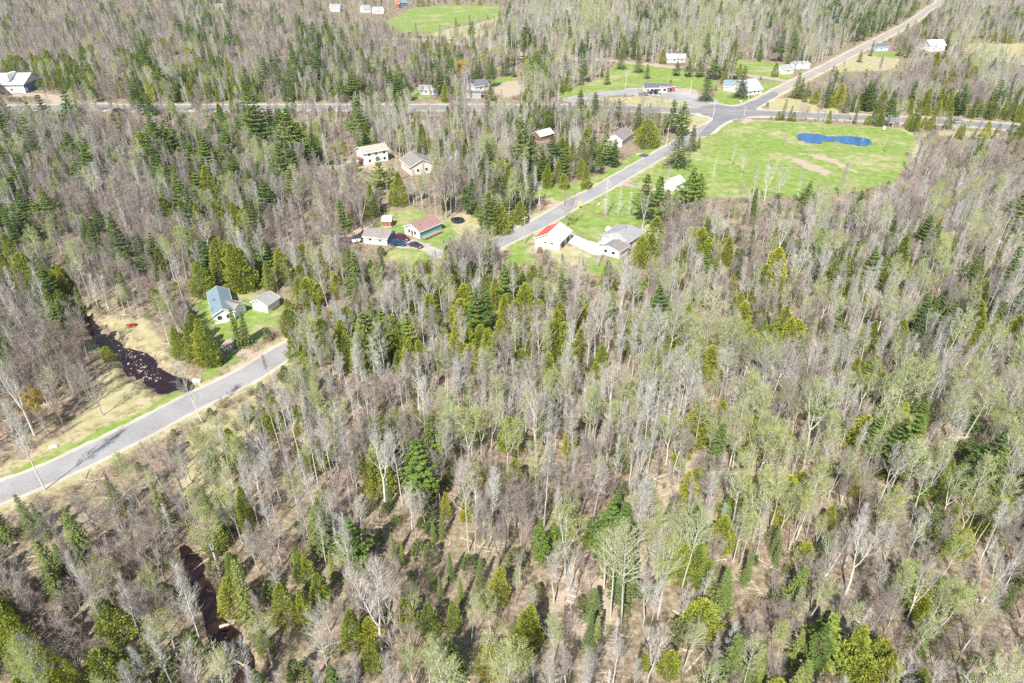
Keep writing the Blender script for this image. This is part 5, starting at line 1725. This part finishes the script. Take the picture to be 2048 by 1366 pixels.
VIS_CLEAR = [P(*q) for q in [
    ((195, 209), (700, 209), (700, 222), (195, 222)), ((820, 204), (900, 204), (900, 222), (820, 222)), ((830, 172), (885, 172), (885, 196), (820, 196)), ((930, 165), (1010, 160), (1045, 180), (1020, 200), (940, 196)),
    ((1640, 243), (2048, 243), (2048, 262), (1850, 262), (1640, 252)), ((700, 468), (770, 455), (790, 495), (715, 495)), ((1180, 262), (1270, 262), (1275, 300), (1185, 295)), ((1072, 262), (1110, 262), (1110, 284), (1072, 284)),
    ((715, 290), (830, 300), (825, 352), (715, 335)), ((1850, 85), (1895, 85), (1900, 108), (1850, 108)), ((1740, 90), (1830, 95), (1820, 135), (1680, 140)), ((0, 160), (130, 160), (130, 205), (0, 205)), ((420, 570), (570, 570), (560, 640), (430, 645)),
    ((0, 895), (160, 880), (400, 740), (600, 670), (600, 705), (400, 815), (100, 965), (0, 1000)), ((1050, 450), (1310, 450), (1300, 515), (1050, 512)), ((650, 8), (820, 5), (1000, 10), (1000, 36), (820, 45), (650, 26))]]
ROAD_VIS = [ln for ln in (ROAD[ROAD[:, 1] < 135], ROAD[ROAD[:, 1] > 190], NROAD) if len(ln) > 1]


def hides(x, y, h):
    """1 where a tree of height h would stand between the camera and ground that the photograph shows open"""
    o = np.zeros(x.shape, bool)
    for fr in (.45, .75, .97):
        z = h * fr
        k = CAM_H / (CAM_H - z)
        sx, sy = x * k, y * k
        for q in LAWNS + VIS_CLEAR + DULL[:2] + [APRON, DRIVE2]:
            o |= inside(q, sx, sy)
        for ln in ROAD_VIS:
            o |= dline(ln, sx, sy) < 4.0
        for root, Lx, W in BUILD_PADS:
            mi = root.matrix_world.inverted()
            k2 = (CAM_H - 2) / (CAM_H - z)
            ax, ay = x * k2, y * k2
            lx = mi[0][0] * ax + mi[0][1] * ay + mi[0][3]
            ly = mi[1][0] * ax + mi[1][1] * ay + mi[1][3]
            o |= (lx > -1) & (lx < Lx + 1) & (ly > -1) & (ly < W + 1)
    return o


def scatter(s0, y0, y1, spread=.86, margin=26, seed=1):
    g = np.random.default_rng(seed)
    ys = np.arange(y0, y1, s0)
    X, Y = [], []
    for j, yy in enumerate(ys):
        hw = yy * spread + margin
        xs = np.arange(-hw, hw, s0) + (j % 2) * s0 / 2
        X.append(xs)
        Y.append(np.full(xs.shape, yy))
    X, Y = np.concatenate(X), np.concatenate(Y)
    X = X + g.uniform(-.5, .5, X.shape) * s0 * .95
    Y = Y + g.uniform(-.5, .5, X.shape) * s0 * .95
    return X, Y, g


def cells(x, y, g, zmid=7.0, jit=26):
    u, v = proj(x, y, zmid)
    u = u + (vnoise(x, y, 14, 5) - .5) * 2 * jit + g.normal(0, 10, x.shape)
    v = v + (vnoise(x, y, 14, 6) - .5) * 2 * jit * .6 + g.normal(0, 6, x.shape)
    cu = np.clip((u / 64).astype(int), 0, 31)
    cv_ = np.clip((v / 64).astype(int), 0, 21)
    arr = np.array([[c for c in row] for row in CELLS])
    return arr[cv_, cu]


seg = ROAD[(ROAD[:, 1] > 131) & (ROAD[:, 1] < 186)]
seg = resample(seg, 1.9)
for i_, (sx, sy) in enumerate(seg):
    dx, dy = seg[min(i_ + 1, len(seg) - 1)] - seg[max(i_ - 1, 0)]
    L_ = math.hypot(dx, dy)
    for off in (4.4, 7.0, 10.0):
        kd = R.choice(['birch', 'birch', 'maple', 'cedar', 'birch', 'maple', 'cedar', 'aspen'])
        o_ = off + R.uniform(-.8, 1.2)
        pr_ = R.randrange(len(PROTO[kd]))
        picked.append([kd, sx + dy / L_ * o_ + R.uniform(-.7, .7), sy - dx / L_ * o_ + R.uniform(-.7, .7), R.uniform(8.5, 12.5) * (.8 if kd == 'cedar' else 1), pr_])
WIDE = {'pine': 1.3, 'spruce': 1.4, 'cedar': 1.25, 'maple': 1.15, 'birch': 1.1, 'aspen': 1.1, 'dead': 1.0, 'yellow': 1.2}
trees = []                                     # kind, x, y, scale, proto, rz, leanx, leany, picked
for kind, x, y, h_, pr in picked:
    pr = pr % len(PROTO[kind])
    e = PROTO[kind][pr]
    sc = h_ / e['h'] * (.74 if y < 95 and kind in ('pine', 'cedar', 'spruce') else .86 if y < 120 else .94 if y < 150 else 1)
    trees.append((kind, x, y, max(.3, min(sc, 1.6)), pr, R.uniform(0, 6.28), R.uniform(-.03, .03), R.uniform(-.03, .03), True))
pkx = np.array([t_2[1] for t_2 in trees])
pky = np.array([t_2[2] for t_2 in trees])
for (s0, y0, y1, sd) in ((2.45, 22, 130, 1), (2.65, 130, 215, 7), (3.1, 215, 420, 2), (4.3, 420, 760, 3), (6.0, 760, 1350, 4)):
    X, Y, g = scatter(s0, y0, y1, seed=sd)
    keep = ~open_mask(X, Y, .6)
    X, Y = X[keep], Y[keep]
    # thin out close to picked trees
    near_ = np.zeros(X.shape, bool)
    for a in range(len(pkx)):
        if y0 - 8 < pky[a] < y1 + 8:
            r0_ = 2.4 if trees[a][0] in ('pine', 'cedar', 'spruce') else 1.6
            near_ |= (X - pkx[a]) ** 2 + ((Y - pky[a] + 1.5) * .55) ** 2 < r0_ ** 2
    # keep lawn trees and yards visible: no scatter directly in front of the picked ones standing in the open
    X, Y = X[~near_], Y[~near_]
    ch = cells(X, Y, g)
    rnd = g.random(X.shape)
    # neighbours of one stand tend to be of one kind
    wx2, wy2 = X + 5 * vnoise(X, Y, 6, 41), Y + 5 * vnoise(X, Y, 6, 42)
    hx, hy = np.floor(wx2 / 9.5).astype(np.int64), np.floor(wy2 / 9.5).astype(np.int64)
    hs = (hx * 73856093 ^ hy * 19349663) & 0x7fffffff
    hs = ((hs ^ (hs >> 12)) * 1103515245 & 0x7fffffff) / float(0x7fffffff)
    rnd = np.where(g.random(X.shape) < .42, hs, rnd)
    stand = .84 + .32 * vnoise(X, Y, 22, 33)
    clump = vnoise(X, Y, 11, 9)
    for c_ in np.unique(ch):
        m_2 = ch == c_
        ki = np.searchsorted(CUM[c_], np.clip(rnd[m_2], 0, .9999))
        xs, ys = X[m_2], Y[m_2]
        scl = np.clip(g.normal(.68 if y1 <= 130 else .66, .15, xs.shape) * stand[m_2], .34, 1.15)
        rzs = g.uniform(0, 6.283, xs.shape)
        hid = hides(xs, ys, 16.0 * scl) & (g.random(xs.shape) < .93)
        rb_ = g.random(xs.shape)
        lx_ = g.normal(0, .05, xs.shape)
        ly_ = g.normal(0, .05, xs.shape)
        for k in range(len(xs)):
            kd = KINDS[min(ki[k], 9)]
            if kd == 'none':
                continue
            s = scl[k]
            if hid[k] and kd != 'sapling':
                if rb_[k] > .55:
                    continue
                kd, s = 'bush', .55 + rb_[k] * .6
            if kd in ('pine', 'spruce', 'cedar'):
                s *= 1.0
                if y0 >= 420:
                    s *= 1.1
            if kd == 'bush':
                s *= 1.1
            trees.append((kd, xs[k], ys[k], s, int(rzs[k] * 1000) % len(PROTO[kd]), rzs[k], lx_[k], ly_[k], False))
print("trees", len(trees))

LABEL_NOUN = {'birch': 'birch', 'aspen': 'poplar', 'maple': 'maple', 'pine': 'pine', 'cedar': 'cedar', 'spruce': 'spruce', 'dead': 'snag', 'yellow': 'willow', 'bush': 'shrub'}
OBJ_NAME = {'birch': 'birch_tree', 'aspen': 'poplar_tree', 'maple': 'maple_tree', 'pine': 'pine_tree', 'cedar': 'cedar_tree', 'spruce': 'spruce_tree', 'dead': 'dead_tree', 'yellow': 'willow_tree'}
LOOK = {'birch': ('slender pale-barked bare birch', 'bare silver birch', 'short white-stemmed birch', 'forked pale birch', 'twin-stemmed pale birch', 'tall thin white birch'),
        'aspen': ('budding yellow-green poplar', 'broad yellow-green forked poplar', 'bright yellow-green twin poplar', 'small budding poplar'),
        'maple': ('bare grey-brown maple', 'bare reddish-budded maple', 'broad bare brown maple', 'small bare brown maple', 'upright bare grey maple', 'low red-budded maple'),
        'pine': ('green layered pine', 'broad green pine', 'short dense pine', 'tall high-crowned pine'),
        'cedar': ('olive cone-shaped cedar', 'broad olive cedar', 'narrow olive cedar', 'rounded yellow-green cedar'),
        'spruce': ('dark green spruce', 'narrow pointed spruce', 'wide-skirted spruce', 'small dark spruce'),
        'dead': ('bare silver snag', 'small grey snag'), 'yellow': ('golden yellow willow',)}
MARKS = [  # findable things: words, pixel
    ("the creek's dark pool", 340, 765), ("the white boulder", 108, 894), ("the red picnic table", 263, 654), ("the blue-roofed cottage", 452, 600), ("the garage east of the cottage", 540, 615),
    ("the grey sedan on the drive", 832, 494), ("the red garden shed", 768, 450), ("the trampoline", 915, 444), ("the tan-roofed house", 748, 310), ("the cream gabled house", 800, 340),
    ("the red-roofed garage", 1115, 485), ("the hipped-roof bungalow", 1250, 475), ("the rust-red twig mound", 1207, 429), ("the yellow marker panel", 1159, 417), ("the white-roofed cabin", 1090, 275),
    ("the white gambrel house", 1235, 280), ("the fuel canopy", 1300, 188), ("the steep white hall", 1508, 178), ("the blue pond's west end", 1610, 275), ("the blue pond's east end", 1730, 282), ("the silver-green highway car", 1917, 247),
    ("the teal highway car", 479, 213), ("the white barn", 30, 172), ("the yellow willow", 925, 150), ("the far green field", 880, 45), ("the white farmhouse", 1872, 95), ("the long bungalow", 857, 180),
    ("the big pine amid grey trees", 1742, 545), ("the huge eastern pine", 2034, 430), ("the lower woodland creek", 440, 1230), ("the logs of the sandy clearing", 1160, 1200),
    ("the snag by the clearing", 1235, 1270), ("the bright bottom pine", 1640, 1290), ("the tree shadow on the road", 100, 955), ("the lime-green poplar", 935, 825), ("the mossy clearing trunks", 1370, 1290),
    ("the bleached log in the thicket", 1910, 1212), ("the tall fir above the brown creek", 475, 1160), ("the broad eastern pine", 1960, 950), ("the paired pines", 1080, 1070), ("the big red-budded maple", 770, 1200),
    ("the bright pine amid bare trees", 1235, 1010), ("the round-topped pine of mid woods", 830, 910), ("the bent grey trunk", 1960, 1000), ("the small fir by the road", 405, 990), ("the tan bare gap in the cedars", 1105, 610),
    ("the twin yellow cedars", 1580, 660), ("the olive cedar right of the woods track".replace("right of", "east of"), 1740, 675), ("the dark pine under the white birch", 1640, 815), ("the leaning white birch pair", 1690, 1130), ("the brown hollow", 560, 1340),
    ("the yellow shrub near the road", 72, 815), ("the dark pine over the creek", 95, 570), ("the orange-brown marsh", 300, 720), ("the crossroads", 1460, 228), ("the dirt driveway loop", 1105, 400), ("the deep-green cedar corner", 20, 1260)]
mk_w = [(w, *G(x, y)) for w, x, y in MARKS]


def ordinal(n):
    if n <= 20:
        return ordw[n - 1]
    return "%d%s" % (n, {1: "st", 2: "nd", 3: "rd"}.get(n % 10, "th") if n % 100 not in (11, 12, 13) else "th")


LIMIT = {'birch': 270, 'aspen': 230, 'maple': 250, 'pine': 240, 'cedar': 285, 'spruce': 270, 'dead': 60, 'yellow': 2}
singles, rest = [], {}
by_kind = {}
for t_2 in trees:
    by_kind.setdefault(t_2[0], []).append(t_2)
for kd, lst in by_kind.items():
    if kd in ('bush', 'sapling'):
        rest[kd] = lst
        continue
    arr = np.array([(t_2[1], t_2[2], t_2[3]) for t_2 in lst])
    hh = np.array([PROTO[kd][t_2[4]]['h'] for t_2 in lst]) * arr[:, 2]
    u, v = proj(arr[:, 0], arr[:, 1], hh * .7)
    inv = (u > 8) & (u < 2040) & (v > 4) & (v < 1350)
    size = hh / np.hypot(arr[:, 1], 60) * np.where([t_2[8] for t_2 in lst], 1.45, 1.0)
    size = np.where(inv, size, -1)
    order = np.argsort(-size)
    sel = [i for i in order[:LIMIT[kd]] if size[i] > 0]
    ss = set(sel)
    for i in sel:
        singles.append((*lst[i], hh[i]))
    rest[kd] = [t_2 for i, t_2 in enumerate(lst) if i not in ss]

# labels: look, size and rank outward from the nearest findable thing
info = []
for s in singles:
    d = [math.hypot((s[1] - a), (s[2] - b2_)) for _, a, b2_ in mk_w]
    k = int(np.argmin(d))
    info.append((k, d[k]))
rank = {}
for i in sorted(range(len(singles)), key=lambda i: info[i][1]):
    key = (singles[i][0], info[i][0])
    rank[i] = rank.get(key, 0) + 1
    rank[key] = rank[i]
GROUPS = {'birch': "pale birches of the woods", 'aspen': "budding poplars of the woods", 'maple': "bare maples of the woods", 'pine': "pines", 'cedar': "cedars", 'spruce': "spruces", 'dead': "dead spruces", 'yellow': "yellow willows"}
for i, s in enumerate(singles):
    kd, x, y, sc, pr, rz, lx2, ly2, pk, hh_ = s
    e = PROTO[kd][pr]
    root = bpy.data.objects.new(OBJ_NAME[kd], None)
    COL.objects.link(root)
    root.location = (x, y, ground_z(x, y))
    root.rotation_euler = (lx2, ly2, rz)
    wd = (1 + (WIDE[kd] - 1) * min(1, max(-.9, (y - 140) / 90))) if pk else 1.0 + .12 * math.sin(i * 1.7)
    root.scale = (sc * wd, sc * wd, sc)
    k, dd = info[i]
    root["label"] = "%s, %s %s out from %s" % (LOOK[kd][pr % len(LOOK[kd])], ordinal(rank[i]), LABEL_NOUN[kd], MARKS[k][0])
    root["category"] = LABEL_NOUN[kd] + " tree" if kd != 'dead' else "dead tree"
    root["group"] = GROUPS[kd]
    for part in ('trunk', 'crown'):
        o = bpy.data.objects.new(part, e[part])
        COL.objects.link(o)
        o.parent = root
print("single trees", len(singles))


def instancer(name, groups_, seed=0):
    """one stuff object: copies of the kind's meshes on a cloud of points"""
    col = bpy.data.collections.new(name + "_forms")
    pts, idxs, rots, scls = [], [], [], []
    base = 0
    for kd, lst in groups_:
        for j, e in enumerate(PROTO[kd]):
            o = bpy.data.objects.new("form_%02d" % (base + j), e['all'])
            col.objects.link(o)
        for t_2 in lst:
            z = ground_z(t_2[1], t_2[2])
            pts.append((t_2[1], t_2[2], z))
            idxs.append(base + t_2[4])
            rots.append((t_2[6], t_2[7], t_2[5]))
            scls.append(t_2[3])
        base += len(PROTO[kd])
    if not pts:
        return None
    me = bpy.data.meshes.new(name)
    me.vertices.add(len(pts))
    me.vertices.foreach_set("co", np.array(pts, np.float32).ravel())
    a = me.attributes.new("form", 'INT', 'POINT')
    a.data.foreach_set("value", np.array(idxs, np.int32))
    a = me.attributes.new("turn", 'FLOAT_VECTOR', 'POINT')
    a.data.foreach_set("vector", np.array(rots, np.float32).ravel())
    a = me.attributes.new("size", 'FLOAT', 'POINT')
    a.data.foreach_set("value", np.array(scls, np.float32))
    o = link(name, me)
    tag(o, kind="stuff")
    ng = bpy.data.node_groups.new(name, 'GeometryNodeTree')
    ng.interface.new_socket("Geometry", in_out='INPUT', socket_type='NodeSocketGeometry')
    ng.interface.new_socket("Geometry", in_out='OUTPUT', socket_type='NodeSocketGeometry')
    gi, go = ng.nodes.new("NodeGroupInput"), ng.nodes.new("NodeGroupOutput")
    ip = ng.nodes.new("GeometryNodeInstanceOnPoints")
    ci = ng.nodes.new("GeometryNodeCollectionInfo")
    ci.inputs[0].default_value = col
    ci.inputs["Separate Children"].default_value = True
    ci.inputs["Reset Children"].default_value = True

    def attr(nm, ty):
        n = ng.nodes.new("GeometryNodeInputNamedAttribute")
        n.data_type = ty
        n.inputs[0].default_value = nm
        return next(s for s in n.outputs if s.enabled and s.name == "Attribute")
    eu = ng.nodes.new("FunctionNodeEulerToRotation")
    ng.links.new(gi.outputs[0], ip.inputs["Points"])
    ng.links.new(ci.outputs[0], ip.inputs["Instance"])
    ip.inputs["Pick Instance"].default_value = True
    ng.links.new(attr("form", 'INT'), ip.inputs["Instance Index"])
    ng.links.new(attr("turn", 'FLOAT_VECTOR'), eu.inputs[0])
    ng.links.new(eu.outputs[0], ip.inputs["Rotation"])
    ng.links.new(attr("size", 'FLOAT'), ip.inputs["Scale"])
    ng.links.new(ip.outputs[0], go.inputs[0])
    mod = o.modifiers.new("copies", 'NODES')
    mod.node_group = ng
    return o


instancer("birch_woods", [('birch', rest['birch'])])
instancer("poplar_woods", [('aspen', rest['aspen'])])
instancer("maple_woods", [('maple', rest['maple'])])
instancer("pine_woods", [('pine', rest['pine'])])
instancer("cedar_woods", [('cedar', rest['cedar'])])
instancer("spruce_woods", [('spruce', rest['spruce']), ('dead', rest['dead'])])
# undergrowth: twiggy shrubs, saplings, straw tufts
ug = {'bush': list(rest['bush']), 'sapling': list(rest['sapling']), 'tuft': [], 'debris': []}
for (s0, y0, y1, sd, pb) in ((2.3, 22, 170, 11, .78), (3.4, 170, 420, 12, .8), (6, 420, 700, 13, .8)):
    X, Y, g = scatter(s0, y0, y1, seed=sd)
    keep = ~open_mask(X, Y, .2)
    X, Y = X[keep], Y[keep]
    ch = cells(X, Y, g, 1.0, 20)
    dens = vnoise(X, Y, 8, 21)
    p_ = np.where(np.isin(ch, ['m', 'x', 'p', 'c', 's']), .85, .62) * np.clip(.25 + 1.3 * dens, 0, 1)
    k_ = g.random(X.shape) < p_
    for x, y in zip(X[k_], Y[k_]):
        q = g.random()
        kd = 'bush' if q < pb - .1 else ('sapling' if q < pb + .0 else ('debris' if q < pb + .16 else 'tuft'))
        ug[kd].append((kd, x, y, g.uniform(.4, 1.05) if kd == 'bush' else g.uniform(.5, 1.2), int(g.integers(len(PROTO[kd]))), g.uniform(0, 6.28), 0, 0))
# rough straw and brush along verges and creek banks
X, Y, g = scatter(1.3, 40, 190, seed=31)
dr = dline(ROAD, X, Y)
dc = np.minimum(dpoly(CREEK, X, Y), dpoly(CREEK2, X, Y))
lawn_ = np.zeros(X.shape, bool)
for q in LAWNS:
    lawn_ |= inside(q, X, Y)
sel = (((dr > 4.6) & (dr < 9)) | ((dc > -.2) & (dc < 3.0))) & ~lawn_ & (dr > 4.4) & (g.random(X.shape) < .7)
for x, y in zip(X[sel], Y[sel]):
    ug['tuft'].append(('tuft', x, y, g.uniform(.4, .9), int(g.integers(2)), g.uniform(0, 6.28), 0, 0))
sel = (dc > .3) & (dc < 3.2) & (dr > 7) & (g.random(X.shape) < .16)
for x, y in zip(X[sel], Y[sel]):
    ug['bush'].append(('bush', x, y, g.uniform(.3, .7), int(g.integers(3)), g.uniform(0, 6.28), 0, 0))
print("undergrowth", {k: len(v) for k, v in ug.items()})
instancer("undergrowth", [('bush', ug['bush']), ('sapling', ug['sapling']), ('tuft', ug['tuft']), ('debris', ug['debris'])])


# ------------------------------------------------------------------ thin spring haze over the whole place
hb = MB()
hb.box(-9500, 9500, -3500, 12500, -3, 92)
m, t, b = nt("thin_haze")
t.nodes.remove(b)
vp = t.nodes.new("ShaderNodeVolumePrincipled")
vp.inputs["Color"].default_value = (.86, .90, .96, 1)
vp.inputs["Density"].default_value = .00009
vp.inputs["Anisotropy"].default_value = .2
t.links.new(vp.outputs[0], t.nodes["Material Output"].inputs["Volume"])
tag(link("haze", hb.mesh("haze", [m])), kind="stuff")
S.cycles.volume_bounces = 0
